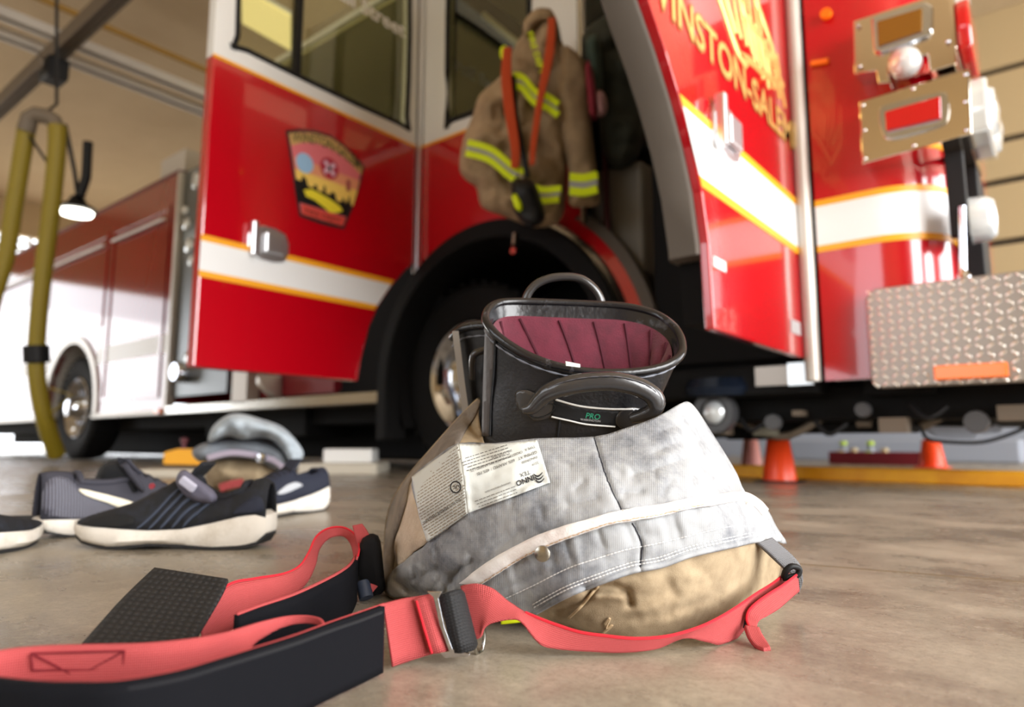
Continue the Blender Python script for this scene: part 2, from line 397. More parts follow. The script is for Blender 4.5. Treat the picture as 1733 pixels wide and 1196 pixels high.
# ceiling steel and pipes
def rail(name, pts, r, m, label, cat, group=None, seg=8):
    b = MB(); b.tube(pts, r, seg); o = b.build(name, m, None, smooth=True); return tag(o, label, cat, group)
def channel(name, p, q, w, h, m, label, cat, group=None):
    p = V(*p); q = V(*q); t = (q - p) / np.linalg.norm(q - p); up = V(0, 0, 1); s = np.cross(t, up); b = MB(); c = (p + q) / 2; L = np.linalg.norm(q - p) / 2
    b.obox(c, t, s, up, L, w / 2, .006)
    b.obox(c + s * w / 2, t, s, up, L, .006, h / 2); b.obox(c - s * w / 2, t, s, up, L, .006, h / 2); b.obox(c + up * h / 2, t, s, up, L, w / 2, .008)
    o = b.build(name, m, None); return tag(o, label, cat, group)
channel('door_track', (-7.95, -5, 4.42), (-7.95, 9, 4.42), .13, .09, GALV, 'bright galvanised ceiling track, nearer of the parallel pair above the truck tail', 'track', 'twin ceiling tracks')
channel('door_track', (-8.36, -5, 4.42), (-8.36, 9, 4.42), .13, .09, GALV, 'bright galvanised ceiling track, farther of the parallel pair above the truck tail', 'track', 'twin ceiling tracks')
rail('gas_pipe', [(-8.0, -5, 4.78), (-8.0, 9, 4.78)], .035, PIPEY, 'yellow ochre pipe running under the ceiling above the twin tracks', 'pipe')
channel('ceiling_beam', (-16, 2.15, 4.02), (5, 2.15, 4.02), .12, .16, BEAM, 'grey steel beam along the truck, crossing under the twin ceiling tracks', 'beam')
channel('ceiling_beam', (-16, 1.45, 4.35), (5, 1.45, 4.35), .07, .08, BEAM, 'thinner grey steel rail left of the main beam at upper left', 'beam')
t = thing('beam_trolley', (-7.55, 2.15, 3.9), 'dark trolley hanging under the steel beam at upper left', 'trolley')
b = MB(); b.box(-7.68, -7.42, 2.05, 2.25, 3.72, 3.94); part(b, 'housing', BLK, t, bevel=.03)
b = MB(); b.lathe([(.0, 0), (.07, 0), (.07, .03), (0, .03)], (-7.55, 2.04, 3.86), (0, -1, 0), 16); part(b, 'wheel', BEAM, t, smooth=True)
for i, (x, y) in enumerate([(-10.5, .2), (-12.5, 6.6)]):
    t = thing('ceiling_light', (x, y, 4.9), ['shallow strip light on the ceiling left of the steel beam', 'shallow strip light on the ceiling beyond the truck'][i], 'light')
    b = MB(); b.box(x - .6, x + .6, y - .12, y + .12, 4.86, 4.99); part(b, 'housing', WHT, t, bevel=.01)
    b = MB(); b.box(x - .57, x + .57, y - .09, y + .09, 4.84, 4.86); part(b, 'diffuser', LAMPG, t)
t = thing('ceiling_light', (-7.2, 4.1, 4.9), 'warm square ceiling panel light seen through the open rear door window', 'light')
q = [PZ(x, y, 4.93) for x, y in ((408, -20), (492, 28), (492, 86), (410, 40))]; n_ = 4
b = MB(); b.add(q + [p + V(0, 0, .05) for p in q], [(0, 1, 2, 3), (7, 6, 5, 4), (0, 4, 5, 1), (1, 5, 6, 2), (2, 6, 7, 3), (3, 7, 4, 0)]); part(b, 'diffuser', mat('warm lit diffuser', (255, 236, 170), .5, emit=.55), t)
c_ = sum(q) / 4; b = MB(); b.add([c_ + (p - c_) * 1.03 + V(0, 0, .02) for p in q] + [c_ + (p - c_) * 1.03 + V(0, 0, .06) for p in q], [(0, 1, 2, 3), (7, 6, 5, 4), (0, 4, 5, 1), (1, 5, 6, 2), (2, 6, 7, 3), (3, 7, 4, 0)]); part(b, 'frame', WHT, t)
# ---- exhaust extraction hose on its saddle
def hose_run(px, m, parent, name='hose'):
    P = catmull([PD(*q) for q in px], 60); P = np.array(P); Q = []; rs = []
    seg = np.concatenate([[0], np.cumsum(np.linalg.norm(np.diff(P, axis=0), axis=1))]); n = int(seg[-1] / .016)
    for k in range(n):
        s_ = seg[-1] * k / (n - 1); Q.append([np.interp(s_, seg, P[:, j]) for j in range(3)]); rs.append(.064 if k % 2 else .054)
    b = MB(); b.tube(Q, rs, 16); return part(b, name, m, parent, smooth=True, auto=False)
t = thing('exhaust_hose', PD(85, 755, 5.0) * V(1, 1, 0), 'ribbed yellow vehicle exhaust hose hanging in a loop at the left', 'hose')
hose_run([(97, 212, 5.0), (96, 260, 5.0), (86, 360, 5.0), (72, 470, 5.0), (62, 585, 5.0), (64, 650, 5.0), (76, 710, 5.05), (96, 770, 5.2)], HOSE, t)
hose_run([(46, 212, 5.05), (38, 260, 5.05), (22, 360, 5.05), (8, 440, 5.05), (-30, 560, 5.0), (-60, 700, 5.0)], HOSE, t)
b = MB(); b.tube([PD(61, 584, 5.0), PD(62, 614, 5.0)], .085, 20); part(b, 'coupling_cuff', BLK, t, smooth=True, bevel=.008)
b = MB(); b.tube([PD(x, y, 5.02) for x, y in ((44, 222), (50, 200), (62, 194), (80, 197), (92, 205), (98, 222))], .05, 12, flat=1.2); part(b, 'saddle', BEAM, t, smooth=True)
b = MB(); b.tube([PD(70, 196, 5.0), PD(96, 176, 5.0), PD(96, -60, 5.0)], .012, 6); b.tube([PD(50, 230, 5.), PD(80, 275, 5.), PD(96, 300, 5.)], .01, 6); part(b, 'suspension_cable', BLK, t)
b = MB(); b.tube([PD(86, 657, 4.95), PD(122, 668, 4.95), PD(86, 700, 4.95)], .008, 6); part(b, 'pull_cord', HOSE, t)
# ---- hanging lamp far left
t = thing('hanging_work_lamp', PD(130, 370, 5.9), 'dark hanging work lamp with bright round underside above the truck roof at left', 'lamp')
c0 = PD(130, 352, 5.9)
b = MB(); b.lathe([(0, .13), (.05, .10), (.08, .04), (.15, .0), (.16, -.025), (0, -.03)], c0, (0, 0, 1), 20); b.tube([c0 + V(0, 0, .1), c0 + V(-.12, 0, .35), PD(110, 210, 5.9)], .018, 6); b.tube([c0 + V(.05, 0, .1), PD(146, 300, 5.9), PD(149, 240, 5.9)], .04, 8); part(b, 'housing', BLK, t, smooth=True)
b = MB(); b.lathe([(0, -.034), (.13, -.034), (.12, -.06), (0, -.09)], c0, (0, 0, 1), 20); part(b, 'diffuser', LAMPG, t, smooth=True)
# ================================================================ the fire engine
TY = 2.66
T = thing('fire_engine', (-4, 3.8, 0), 'red fire engine with white cab top, white and gold stripe and open doors', 'fire engine')
def P_(b, name, m, parent=None, **k): return part(b, name, m, parent if parent is not None else T, **k)
sideY = lambda Y: (lambda a, c, t: (a, Y + t, c))          # 2D = (X, z)
faceX = lambda X: (lambda a, c, t: (X + t, a, c))          # 2D = (Y, z)
ac = (-2.25, .5); AR = .80
def arc(c, r, a0, a1, n=28): return [(c[0] + r * math.cos(math.radians(a0 + (a1 - a0) * i / n)), c[1] + r * math.sin(math.radians(a0 + (a1 - a0) * i / n))) for i in range(n + 1)]
# cab side between the doors: red lower, white upper
low = [(-2.80, 1.90), (-2.80, .98)] + [p for p in arc(ac, AR, 143, 52, 20)] + [(-1.70, 1.17), (-1.70, 1.90)]
b = MB(); b.plate([low], sideY(TY), 0, .05); P_(b, 'cab_side_panel', RED, bevel=.004)
win = smooth_poly([(-2.60, 2.02), (-2.56, 1.985), (-2.08, 1.985), (-2.02, 2.04), (-2.02, 2.9), (-2.10, 2.98), (-2.54, 2.98), (-2.60, 2.92)])
b = MB(); b.plate([[(-2.80, 1.90), (-1.70, 1.90), (-1.70, 3.1), (-2.80, 3.1)], win], sideY(TY), 0, .05); P_(b, 'cab_upper_panel', WHT, bevel=.004)
b = MB(); b.plate([win], sideY(TY), .02, .026); w = P_(b, 'cab_window', GLS)
b = MB(); b.tube([(x, TY, z) for x, z in win], .016, 8, closed=True); P_(b, 'window_seal', BLK, w, smooth=True)
b = MB(); b.plate([rect(-2.80, -1.70, 1.885, 1.90)], sideY(TY - .002), 0, .002); P_(b, 'gold_sill_line', STY)
b = MB(); b.tube([(-1.69, TY - .01, 1.2), (-1.69, TY - .01, 3.1)], .018, 8); P_(b, 'door_opening_seal', STEEL, smooth=True)
b = MB(); b.tube([(-2.55, TY + .25, 2.75), (-2.0, TY + .25, 2.15)], .02, 8); b.tube([(-2.6, TY + .3, 2.03), (-2.0, TY + .3, 2.03)], .02, 8); P_(b, 'grab_rail', GALV, smooth=True)
# arch
def ringband(r0, r1, a0, a1, Y0, Y1):
    b = MB(); n = 40; o = arc(ac, r1, a0, a1, n); i = arc(ac, r0, a0, a1, n)
    if a1 > 175: o.append((o[-1][0], .19)); i.append((i[-1][0], .19))
    rings = [[(p[0], Y0 + .02, p[1]), (p[0], Y1, p[1]), (q[0], Y1, q[1]), (q[0], Y0, q[1])] for p, q in zip(o, i)]
    b.loft(rings, True, True, True); return b
fl = P_(ringband(.71, .81, -12, 182, TY - .10, TY + .06), 'wheel_arch_flare', RUB, smooth=True, bevel=.01, label='black rubber wheel arch flare')
P_(ringband(.812, .835, 2, 75, TY - .07, TY + .05), 'arch_moulding', STEEL, smooth=True, label='polished moulding on the arch')
P_(ringband(.838, .89, 5, 60, TY - .02, TY + .05), 'arch_step_panel', RED, smooth=True)
P_(ringband(.893, .94, -5, 55, TY - .01, TY + .06), 'arch_door_seal', GREYT, smooth=True)
b = MB()
rr = arc(ac, .705, -20, 200, 30); b.loft([[(p[0], TY, p[1]), (p[0], TY + .9, p[1])] for p in rr], False)
b.box(-3.1, -1.4, TY + .9, TY + .93, .2, 1.3); P_(b, 'wheel_well_liner', DBLK)
b = MB(); b.tube([(-2.02, TY - .11, 1.19), (-2.02, TY - .12, 1.13)], .013, 8); b.lathe([(0, 0), (.018, .0), (.018, .03), (0, .03)], (-2.02, TY - .13, 1.10), (0, 1, 0), 12); P_(b, 'latch_pin', CHR, smooth=True)
# wheels
def wheel(cx, cz, R, Y, polish):
    prof = [(.30, .28), (R - .05, .29), (R - .008, .25), (R, .2), (R, .06), (R - .012, .02), (R - .05, .0), (.33, .012), (.30, .03), (.295, .05)]
    b = MB(); b.lathe(prof, (cx, Y, cz), (0, 1, 0), 64)
    for k in range(40):
        a = 2 * math.pi * k / 40; c = V(cx + math.cos(a) * R, Y + .1, cz + math.sin(a) * R); b.obox(c, V(-math.sin(a), 0, math.cos(a)), V(0, 1, 0), V(math.cos(a), 0, math.sin(a)), .016, .09, .006)
    w = P_(b, 'wheel', RUB, smooth=True)
    b = MB(); b.lathe([(.302, .01), (.31, -.004), (.30, -.01), (.285, .0), (.27, .03), (.24, .05), (.23, .09), (.15, .10), (.13, .05), (.11, -.01), (.09, -.05), (.085, -.09), (.05, -.10), (0, -.10)], (cx, Y + .01, cz), (0, 1, 0), 64); h = P_(b, 'wheel_rim', polish, w, smooth=True)
    b = MB()
    for k in range(10):
        a = 2 * math.pi * k / 10; b.lathe([(0, -.04), (.014, -.035), (.016, 0), (.02, .0), (.02, .02)], (cx + .165 * math.cos(a), Y + .08, cz + .165 * math.sin(a)), (0, 1, 0), 8)
    P_(b, 'lug_nuts', CHR, w, smooth=True)
wheel(-2.47, .53, .52, TY + .07, CHR)
wheel(-7.95, .53, .52, TY + .06, CHR)
# cab front corner (side, curve, front) as one swept skin
def corner(z0, z1, off=0., x0=-.665):
    cx, cy, r = -.47, TY + .22, .22 + off; pts = [(x0, TY - off), (-.56, TY - off)]
    for i in range(15): a = math.radians(-90 + 90 * i / 14); pts.append((cx + r * math.cos(a), cy + r * math.sin(a)))
    pts += [(cx + r, 3.2), (cx + r, 4.0), (cx + r, 5.0)]
    b = MB(); b.loft([[(x, y, z0) for x, y in pts], [(x, y, z1) for x, y in pts]], False); return b
P_(corner(.40, 1.95), 'cab_front_skin', RED, smooth=True)
P_(corner(1.95, 3.1), 'cab_front_upper', WHT, smooth=True)
P_(corner(.905, 1.055, .0025), 'front_white_stripe', STW, smooth=True)
P_(corner(1.055, 1.08, .0025), 'front_gold_stripe', STY, smooth=True)
P_(corner(.880, .905, .0025), 'front_gold_stripe', STY, smooth=True)
b = MB(); b.box(-.64, -.52, TY + .02, TY + .05, .4, 3.1); b.box(-4.9, -.68, 2.72, 4.9, 3.06, 3.1); P_(b, 'cab_roof', WHT)
b = MB(); b.box(-.56, -.34, TY + .1, 5.0, .35, .55); P_(b, 'cab_floor_edge', DBLK)
b = MB(); b.lathe([(0, 0), (.02, .0), (.022, .015), (0, .02)], (-.58, TY - .03, 1.545 + .25), (0, 1, 0), 16); b.tube([(-.645, TY - .012, 1.62), (-.585, TY - .012, 1.61)], .012, 8); P_(b, 'marker_lamp', AMB, smooth=True)
# hinge bar of the front door
b = MB(); b.tube([(-.705, TY - .005, .40), (-.705, TY - .005, 3.0)], .028, 12); P_(b, 'front_hinge_post', GALV, smooth=True)
b = MB(); b.tube([(-.745, TY - .03, .62), (-.745, TY - .03, 3.0)], .013, 10); P_(b, 'front_hinge_rod', CHR, smooth=True)
# ---- doors, standing open square to the side
def stripes_on_door(parent, X, yl, yr, zlo, zhi):
    for nm, a, c, m in (('white_stripe', zlo + .028, zhi - .028, STW), ('gold_stripe', zhi - .028, zhi, STY), ('gold_stripe', zlo, zlo + .028, STY)):
        b = MB(); b.plate([[(yl(a), a), (yr(a), a), (yr(c), c), (yl(c), c)]], faceX(X), .0005, .002); P_(b, nm, m, parent)
HCH = mat('satin chrome', (225, 226, 230), .32, metal=1.)
def handle(parent, X, y, z):
    b = MB(); b.plate([smooth_poly(rect(y - .085, y + .085, z - .065, z + .065))], faceX(X), .0, .014); h = P_(b, 'handle_plate', HCH, parent, bevel=.004)
    b = MB(); b.box(X + .012, X + .045, y - .10, y - .07, z - .075, z + .085); 
    b.box(X + .014, X + .035, y - .03, y + .07, z - .045, z + .05); P_(b, 'handle_lever', HCH, parent, bevel=.008)
# rear door
XR = -2.81
rd = [(1.385, .49), (2.245, .49), (2.262, .60), (2.31, .78), (2.37, .905), (2.46, 1.03), (2.56, 1.14), (2.615, 1.19)]
lowp = rd + [(2.615, 1.885), (1.392, 1.885)]
b = MB(); b.plate([lowp], faceX(XR), -.06, 0); D = P_(b, 'rear_door', RED, bevel=.006, label='red and white rear cab door standing open, with a fire department shield')
winr = smooth_poly([(1.50, 2.02), (1.55, 1.975), (2.48, 1.975), (2.545, 2.04), (2.545, 2.80), (2.47, 2.88), (1.57, 2.88), (1.50, 2.80)])
b = MB(); b.plate([rect(1.392, 2.615, 1.885, 3.0), winr], faceX(XR), -.06, 0); P_(b, 'door_upper_frame', WHT, D, bevel=.006)
b = MB(); b.plate([winr], faceX(XR), -.03, -.024); P_(b, 'door_window', GLS, D)
b = MB(); b.tube([(XR - .002, y, z) for y, z in winr], .014, 8, closed=True); b.box(XR - .03, XR + .004, 1.80, 1.835, 1.97, 2.89); P_(b, 'window_seal', BLK, D, smooth=True)
b = MB(); b.plate([rect(1.392, 2.615, 1.872, 1.888)], faceX(XR), .0005, .002); P_(b, 'gold_sill_line', STY, D)
stripes_on_door(D, XR, lambda z: 1.386, lambda z: 2.37 + (z - .905) * .72 - .01, .875, 1.06)
handle(D, XR, 1.70, 1.085)
b = MB(); b.box(XR - .02, XR + .02, 2.622, 2.652, 1.13, 2.98); P_(b, 'hinge', HCH, D, bevel=.004)
# shield
def onX(X, off): return lambda pts: [(X + off, y, z) for y, z in pts]
def flatpart(parent, name, m, poly, X, off, th=.0012):
    b = MB(); b.plate([poly], faceX(X), off, off + th); return P_(b, name, m, parent)
def dtext(parent, s, X, off, y0, z0, size, m, name, w=None, bold=.0, arc_=None, th=.0):
    vs, fs = text2d(s, bold); ww = vs[:, 0].max(); k = (w / ww) if w else size; out = []
    for x, y in vs:
        a = y0 + x * k; c = z0 + y * size / .72 * 1.0
        if arc_: c += arc_(x / ww)
        out.append((X + off, a, c))
    b = MB(); b.add(out, fs); return P_(b, name, m, parent)
sh = [(1.765, 1.665), (1.84, 1.70), (1.92, 1.725), (2.02, 1.735), (2.11, 1.715), (2.18, 1.68), (2.245, 1.64), (2.22, 1.52), (2.18, 1.40), (2.125, 1.262), (1.99, 1.255), (1.86, 1.262), (1.83, 1.38), (1.80, 1.52)]
S_ = flatpart(D, 'shield_emblem', mat('shield black edge', (30, 24, 26), .5), sh, XR, .002)
def inset(poly, f=.93):
    c = np.mean(poly, 0); return [tuple(c + (np.array(p) - c) * f) for p in poly]
flatpart(D, 'shield_sky', mat('shield pink sky', (216, 112, 120), .5), inset(sh, .93), XR, .0035)
flatpart(D, 'shield_title_band', mat('shield tan band', (196, 158, 96), .5), [(1.782, 1.655), (1.85, 1.685), (1.93, 1.71), (2.02, 1.718), (2.10, 1.70), (2.17, 1.665), (2.228, 1.63), (2.222, 1.585), (2.16, 1.62), (2.09, 1.65), (2.01, 1.665), (1.93, 1.66), (1.86, 1.635), (1.797, 1.60)], XR, .0047)
flatpart(D, 'shield_peach', mat('shield peach', (224, 150, 112), .5), [(1.814, 1.55), (2.213, 1.55), (2.20, 1.49), (1.828, 1.49)], XR, .005)
flatpart(D, 'shield_dusk', mat('shield yellow dusk', (236, 200, 100), .5), [(1.825, 1.49), (2.20, 1.49), (2.175, 1.40), (1.84, 1.40)], XR, .005)
sky = [(1.828, 1.44), (1.86, 1.44), (1.865, 1.47), (1.885, 1.46), (1.90, 1.425), (1.93, 1.425), (1.935, 1.445), (1.95, 1.445), (1.955, 1.42), (1.985, 1.42), (1.99, 1.455), (2.0, 1.455), (2.005, 1.42), (2.03, 1.42), (2.04, 1.44), (2.06, 1.435), (2.07, 1.40), (2.10, 1.40), (2.11, 1.43), (2.13, 1.40), (2.15, 1.45), (2.16, 1.40), (2.17, 1.43), (2.14, 1.33), (1.845, 1.33)]
flatpart(D, 'shield_skyline', BLK, sky, XR, .0065)
flatpart(D, 'shield_state_shape', mat('shield yellow', (228, 212, 50), .5), [(1.875, 1.398), (1.92, 1.415), (1.98, 1.405), (2.03, 1.395), (2.09, 1.375), (2.11, 1.355), (2.075, 1.335), (2.03, 1.325), (1.99, 1.345), (1.94, 1.365), (1.89, 1.37)], XR, .008)
flatpart(D, 'shield_banner', mat('shield red banner', (206, 70, 58), .5), [(1.865, 1.325), (2.13, 1.325), (2.11, 1.275), (1.872, 1.275)], XR, .008)
dtext(D, 'FIRE DEPT', XR, .0095, 1.885, 1.285, .026, BLK, 'banner_lettering', w=.21)
dtext(D, 'WINSTON-SALEM', XR, .0065, 1.80, 1.603, .052, mat('olive lettering', (70, 74, 40), .5), 'shield_lettering', w=.41, bold=.02, arc_=lambda u: .055 * math.sin(math.pi * min(max(u * .9 + .08, 0), 1)))
b = MB(); b.lathe([(0, 0), (.05, 0), (.05, .001), (0, .001)], (XR + .0068, 1.875, 1.535), (1, 0, 0), 20); P_(b, 'shield_seal', mat('shield pale blue', (150, 190, 225), .5), D)
b = MB(); b.lathe([(0, 0), (.056, 0), (.056, .001), (0, .001)], (XR + .0068, 2.02, 1.555), (1, 0, 0), 20); P_(b, 'shield_badge', mat('shield dark red', (170, 40, 60), .5), D)
b = MB()
for k in range(4): a = math.pi / 4 + k * math.pi / 2; b.obox((XR + .0085, 2.02 + .02 * math.cos(a), 1.555 + .02 * math.sin(a)), (1, 0, 0), (0, math.cos(a), math.sin(a)), (0, -math.sin(a), math.cos(a)), .0006, .022, .011)
P_(b, 'shield_cross', mat('shield pale lilac', (215, 180, 200), .5), D); b = MB(); b.obox((XR + .0085, 2.14, 1.50), (1, 0, 0), (0, 1, 0), (0, 0, 1), .0006, .012, .03); P_(b, 'shield_arch', mat('shield brown', (150, 70, 70), .5), D)
dtext(D, 'Marshall Street', XR, -.02, 1.74, 2.525, .085, mat('white window lettering', (245, 245, 245), .6), 'window_lettering', w=.79, bold=.022)
# front door
XF = -.73
fd = [(1.808, .487), (2.68, .487), (2.68, 3.0), (1.20, 3.0), (1.24, 1.75), (1.33, 1.45), (1.454, 1.29), (1.55, 1.19), (1.63, 1.09), (1.70, .98), (1.754, .868), (1.79, .73), (1.80, .592)]
b = MB(); b.plate([fd], faceX(XF), -.03, 0); E_ = P_(b, 'front_door', RED, bevel=.006, label='red front cab door standing open with gold lettering')
edge = [(1.785, .70), (1.782, .73), (1.745, .868), (1.692, .98), (1.622, 1.09), (1.542, 1.19), (1.446, 1.29), (1.322, 1.45), (1.232, 1.75), (1.19, 3.0)]
rings = []
for i, (y, z) in enumerate(edge):
    rings.append([(XF - .028, y + .004, z), (XF - .035, y - .004, z), (XF - .12, y + .002, z), (XF - .13, y + .03, z), (XF - .13, y + .09, z), (XF - .028, y + .09, z)])
b = MB(); b.loft(rings, True, True, True); P_(b, 'door_edge_trim', GREYT, E_, smooth=True)
inner = [(1.87, .52), (2.62, .52), (2.62, 3.0), (1.3, 3.0), (1.34, 1.75), (1.52, 1.34), (1.72, 1.09), (1.84, .87)]
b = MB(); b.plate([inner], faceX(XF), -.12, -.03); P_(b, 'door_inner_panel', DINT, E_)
def ylf(z): return float(np.interp(z, [.487, .592, .73, .868, .98, 1.09, 1.19, 1.29], [1.808, 1.80, 1.79, 1.754, 1.70, 1.63, 1.55, 1.454])) + .004
stripes_on_door(E_, XF, ylf, lambda z: 2.672, .88, 1.10)
handle(E_, XF, 1.935, 1.10)
dtext(E_, 'WINSTON-SALEM', XF, .0025, 1.425, 1.295, .115, GOLDD, 'door_lettering_shadow', w=1.215, bold=.03)
dtext(E_, 'WINSTON-SALEM', XF, .0035, 1.425, 1.300, .105, GOLD, 'door_lettering', w=1.205, bold=.012)
b = MB()
def stroke(pts, r=.012): b.tube([(XF + .002, y, z) for y, z in catmull(pts, 18)], r, 6, flat=.35, upv=(0, 1, 0))
rs = random.Random(4)
stroke([(1.84, 1.80), (1.87, 1.62), (1.98, 1.52), (2.08, 1.44), (2.16, 1.425)], .016)
stroke([(1.84, 1.74), (1.95, 1.62), (2.08, 1.50)], .012)
stroke([(2.10, 1.43), (2.22, 1.46), (2.34, 1.47), (2.50, 1.50)], .016)
for k in range(7):
    y = 1.97 + k * .055; stroke([(y, 1.86), (y + .02 + .01 * (k % 2), 1.70), (y + .05, 1.57 + .02 * (k % 3)), (y + .10, 1.50)], .010)
for k in range(6):
    y = 2.20 + k * .06; stroke([(y, 1.62), (y + .03, 1.53 - .01 * (k % 2)), (y + .07, 1.46 - .012 * (k % 3))], .011)
stroke([(1.98, 1.80), (2.1, 1.72), (2.25, 1.74), (2.4, 1.66), (2.52, 1.56)], .014); stroke([(2.1, 1.66), (2.2, 1.60), (2.34, 1.60), (2.47, 1.55), (2.56, 1.52)], .014)
P_(b, 'gold_scroll_crest', GOLD, E_, smooth=True)
b = MB(); b.box(XF, XF + .004, 1.812, 1.90, .665, .695); P_(b, 'reflector', STW, E_)
b = MB(); b.box(XF, XF + .003, 2.50, 2.61, .565, .615); P_(b, 'door_data_plate', SILV, E_)
# ---- cab interior seen through the front doorway
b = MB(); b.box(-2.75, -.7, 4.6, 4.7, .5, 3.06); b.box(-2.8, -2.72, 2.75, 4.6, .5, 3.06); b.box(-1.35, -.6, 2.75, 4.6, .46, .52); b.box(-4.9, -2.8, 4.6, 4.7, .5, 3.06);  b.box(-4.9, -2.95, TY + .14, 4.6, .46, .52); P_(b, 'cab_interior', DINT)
b = MB(); b.box(-4.1, -2.98, TY + .16, TY + .6, .5, 1.28); P_(b, 'rear_doorway_step', DINT, bevel=.01)
b = MB(); b.box(-1.735, -1.45, 2.78, 3.4, .95, 1.5); P_(b, 'seat_base', INTR, bevel=.02)
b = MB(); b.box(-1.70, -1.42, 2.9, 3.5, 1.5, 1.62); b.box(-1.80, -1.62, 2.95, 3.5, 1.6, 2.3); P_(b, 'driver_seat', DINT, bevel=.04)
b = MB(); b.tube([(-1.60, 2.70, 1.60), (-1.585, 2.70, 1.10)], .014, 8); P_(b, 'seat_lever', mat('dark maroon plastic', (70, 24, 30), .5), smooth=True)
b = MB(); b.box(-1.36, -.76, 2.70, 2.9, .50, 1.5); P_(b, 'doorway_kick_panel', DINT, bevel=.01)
b = MB(); b.tube([(-1.0, TY + .02, .60), (-1.0, TY + .02, 1.6)], .015, 8); P_(b, 'grab_handle', GREYT, smooth=True)
OLC = mat('olive beige cab trim', (168, 162, 124), .8)
b = MB(); b.box(-4.95, -4.9, 2.8, 4.7, .5, 3.06); b.box(-4.9, -2.8, 2.74, 4.6, 3.02, 3.055); P_(b, 'cab_headliner', OLC)
b = MB(); b.box(-3.5, -2.9, 2.95, 3.6, .9, 2.25); b.box(-3.4, -3.0, 3.0, 3.5, 2.25, 2.6); P_(b, 'crew_seat', DINT, bevel=.08)
# steps below the front doorway
b = MB(); b.box(-1.45, -.70, TY + .04, TY + .35, .36, .48); P_(b, 'lower_step', DBLK, bevel=.01)
b = MB(); b.box(-.93, -.72, TY + .03, TY + .04, .395, .47); P_(b, 'step_tread_plate', ALU)
b = MB(); b.box(-.80, -.71, TY + .01, TY + .03, .39, .475); P_(b, 'step_reflector', LENS)
b = MB(); b.lathe([(0, 0), (.13, .0), (.15, .03), (.13, .07), (0, .08)], (-1.10, TY + .10, .365), (0, 0, 1), 28); P_(b, 'air_tank_cap', mat('blue black steel', (50, 62, 84), .25, metal=.8), smooth=True)
b = MB(); b.lathe([(.0, .02), (.05, .02), (.055, 0), (.085, 0), (.09, .05), (0, .06)], (-1.12, TY + .06, .300), (0, 1, 0), 28); P_(b, 'fog_lamp', mat('grey lamp rim', (60, 60, 62), .4), smooth=True)
b = MB(); b.lathe([(.0, -.012), (.03, -.008), (.048, .015)], (-1.12, TY + .055, .300), (0, 1, 0), 28); P_(b, 'fog_lamp_lens', LENS, smooth=True)
# ---- light housings on the front corner
def px_plate(name, m, pts, Y0, Y1, parent=None, bevel=.004):
    q = [PY(x, y, Y0) for x, y in pts]; b = MB(); b.plate([[(p[0], p[2]) for p in q]], sideY(Y0), 0, Y1 - Y0); return P_(b, name, m, parent, bevel=bevel)
MIR = mat('mirror steel', (228, 216, 198), .07, metal=1.)
H1 = px_plate('upper_light_housing', MIR, [(1443, 36), (1445, 126), (1482, 120), (1486, 142), (1506, 140), (1503, 112), (1570, 92), (1573, 122), (1618, 108), (1608, -18)], 2.56, 2.70)
px_plate('amber_turn_signal', CHR, [(1474, 30), (1478, 88), (1490, 90), (1570, 62), (1578, 50), (1578, 8), (1566, 2)], 2.545, 2.56, H1, .006)
px_plate('signal_lens', DAMB, [(1484, 36), (1486, 78), (1560, 52), (1560, 13)], 2.535, 2.55, H1, .003)
b = MB(); c1 = PY(1530, 102, 2.545); b.lathe([(0, -.035), (.03, -.03), (.046, -.01), (.052, .02), (.052, .03)], c1, (0, 1, 0), 20); P_(b, 'dome_lamp', LENS, H1, smooth=True)
H2 = px_plate('lower_light_housing', MIR, [(1453, 172), (1458, 277), (1645, 226), (1640, 116)], 2.55, 2.70)
px_plate('marker_bezel', CHR, smooth_poly([(1488, 186), (1492, 222), (1510, 234), (1590, 212), (1605, 196), (1604, 166), (1590, 156), (1505, 176)]), 2.538, 2.55, H2, .004)
px_plate('marker_lens', RLN, [(1497, 189), (1499, 221), (1592, 199), (1591, 162)], 2.525, 2.54, H2, .004)
b = MB()
for q in ((1452 + 8, 178), (1463, 220), (1464, 268), (1545, 150), (1547, 246), (1634, 126), (1634, 172), (1636, 220), (1452, 44), (1455, 112), (1604, 70)): b.lathe([(0, -.006), (.005, -.005), (.007, 0)], PY(q[0], q[1], 2.55), (0, 1, 0), 10)
P_(b, 'housing_screws', CHR, H2, smooth=True)
b = MB(); b.box(-.25, -.165, 2.57, 3.05, 1.17, 1.39); b.box(-.25, -.175, 2.57, 3.05, 1.47, 1.70); P_(b, 'front_light_box', MIR, bevel=.006)
for (z0, z1, y0) in ((1.19, 1.37, 2.62),):
    b = MB(); b.plate([smooth_poly(rect(y0, y0 + .32, z0, z1))], faceX(-.165), 0, .06); P_(b, 'headlamp', LENS, bevel=.015)
    b = MB(); b.lathe([(0, 0.03), (.075, .02), (.085, 0)], (-.165 + .055, y0 + .09, 1.28), (1, 0, 0), 20); b.lathe([(0, 0.03), (.075, .02), (.085, 0)], (-.11, y0 + .24, 1.27), (1, 0, 0), 20); P_(b, 'headlamp_bulb', LENS, smooth=True)
b = MB(); b.plate([smooth_poly(rect(2.64, 2.94, 1.50, 1.67))], faceX(-.175), 0, .04); P_(b, 'front_flasher', RLN, bevel=.012)
b = MB(); b.box(-.245, -.19, 2.66, 2.70, .86, 1.17); b.box(-.245, -.17, 2.9, 3.2, .75, 1.17); P_(b, 'grille_surround', BLK, bevel=.005)
b = MB(); b.lathe([(0, .075), (.06, .07), (.075, .05), (.08, 0), (.085, 0)], (-.19, 2.76, .93), (1, 0, 0), 28); P_(b, 'driving_lamp', LENS, smooth=True)
